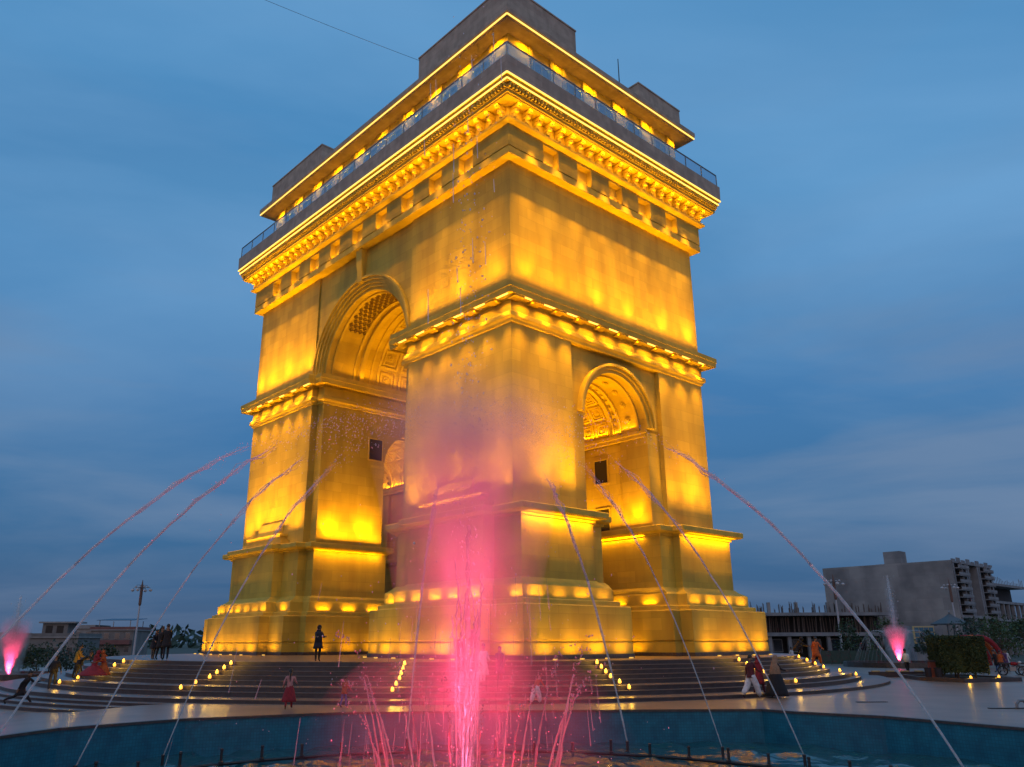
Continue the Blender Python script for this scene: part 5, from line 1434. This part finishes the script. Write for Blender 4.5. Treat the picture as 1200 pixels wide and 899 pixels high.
mb = MB(); mb.tube([(0, 0, 0), (.02, 0, .16), (.12, 0, .27), (.26, 0, .27), (.36, 0, .18), (.38, 0, .10)], .05, 7); mb.build('pipe', steel, pp_); mb = MB(); mb.box(-1.0, .35, -.12, .12, .004, .03); mb.build('plate', black, pp_)

# vehicles
def motorcycle(label, loc, rz):
    t_ = thing('motorcycle', label, 'motorcycle', loc, rz, 'motorcycles parked at the right')
    for y in (-.62, .62):
        tq = []
        mb = MB(); ring_ = [(0, y + .29 * math.cos(2 * PI * k / 18), .31 + .29 * math.sin(2 * PI * k / 18)) for k in range(19)]; mb.tube(ring_, .045, 6); wh = mb.build('wheel', black, t_)
        mb = MB(); [mb.tube([(0, y, .31), (0, y + .27 * math.cos(k * PI / 4), .31 + .27 * math.sin(k * PI / 4))], .008, 4) for k in range(8)]; mb.build('spokes', steel, wh)
    mb = MB(); mb.tube([(0, -.62, .31), (0, -.42, .78), (0, -.35, .95)], .035, 6); mb.tube([(0, -.42, .72), (0, .1, .55), (0, .62, .31)], .03, 6); mb.tube([(0, -.38, .6), (0, -.05, .3), (0, .3, .35)], .03, 6); mb.build('frame', steel, t_)
    mb = MB(); mb.ball((0, -.12, .78), .24, 10, 6, 0, (.55, 1.1, .6)); mb.build('tank', c_red, t_, True)
    mb = MB(); mb.box(-.12, .12, .08, .72, .74, .84); mb.build('seat', black, t_)
    mb = MB(); mb.box(-.14, .14, -.2, .18, .30, .58); mb.build('engine', steel, t_)
    mb = MB(); mb.tube([(-.36, -.22, 1.05), (-.15, -.36, 1.0), (.15, -.36, 1.0), (.36, -.22, 1.05)], .02, 5); mb.build('handlebar', steel, t_)
    mb = MB(); mb.ball((0, -.5, .88), .10, 8, 5); mb.build('headlight', mat('milky_globe', (.55, .55, .58), .3), t_, True)
    mb = MB(); mb.tube([(.15, .0, .35), (.17, .5, .33), (.17, .85, .38)], .045, 6); mb.build('exhaust', steel, t_)
motorcycle('red tanked motorcycle parked by the crowd, nearer of the two', (36.3, 59.4, 0), 1.2); motorcycle('red tanked motorcycle parked at the right frame edge, further of the two', (37.9, 60.2, 0), 1.5)
car = thing('parked_car', 'pale car parked beyond the left steps behind the standing dark visitor', 'car', (-66.5, 122, -.4), 1.3)
car_w = mat('pale_car_paint', (.50, .52, .55), .3, coat=.6)
def car_sect(y, w, z0, z1): return [(-w, y, z0), (w, y, z0), (w * 1.02, y, (z0 + z1) / 2), (w * .92, y, z1), (-w * .92, y, z1), (-w * 1.02, y, (z0 + z1) / 2)]
mb = MB(); mb.loops([car_sect(y, w, a, b) for y, w, a, b in ((-2.1, .62, .4, .66), (-1.95, .78, .3, .78), (-1.0, .84, .26, .92), (0, .85, .25, .96), (1.2, .84, .26, .98), (1.9, .78, .32, .94), (2.05, .66, .42, .8))]); mb.build('body', car_w, car, True)
mb = MB(); mb.loops([[(-w, y, z) for y, w, z in ((-1.05, .78, .9), (1.55, .76, .95))] + [(w, y, z) for y, w, z in ((1.55, .76, .95), (-1.05, .78, .9))], [(-w, y, z) for y, w, z in ((-.35, .62, 1.40), (1.05, .60, 1.40))] + [(w, y, z) for y, w, z in ((1.05, .60, 1.40), (-.35, .62, 1.40))]]); mb.build('cabin_glass', dark_glass, car)
mb = MB(); mb.loops([[(-.63, -.38, 1.40), (-.61, 1.08, 1.40), (.61, 1.08, 1.40), (.63, -.38, 1.40)], [(-.55, -.25, 1.46), (-.54, .95, 1.46), (.54, .95, 1.46), (.55, -.25, 1.46)]]); mb.build('roof', car_w, car)
for x in (-.78, .78):
    for y in (-1.3, 1.3):
        mb = MB(); mb.loops([[(x + s_ * .1, y + r * math.cos(2 * PI * k / 16), .31 + r * math.sin(2 * PI * k / 16)) for k in range(16)] for s_, r in ((-1, .27), (-.9, .31), (.9, .31), (1, .27))]); wh = mb.build('wheel', black, car)
        mb = MB(); mb.loops([[(x + s_ * .11, y + .17 * math.cos(2 * PI * k / 12), .31 + .17 * math.sin(2 * PI * k / 12)) for k in range(12)] for s_ in (-1, 1)]); mb.build('rim', steel, wh)
for x in (-.52, .52):
    MB().box(x - .16, x + .16, -2.12, -2.0, .56, .68).build('headlight', mat('milky_globe', (.55, .55, .58), .3), car); MB().box(x - .16, x + .16, 2.0, 2.08, .6, .74).build('tail_light', c_red, car)
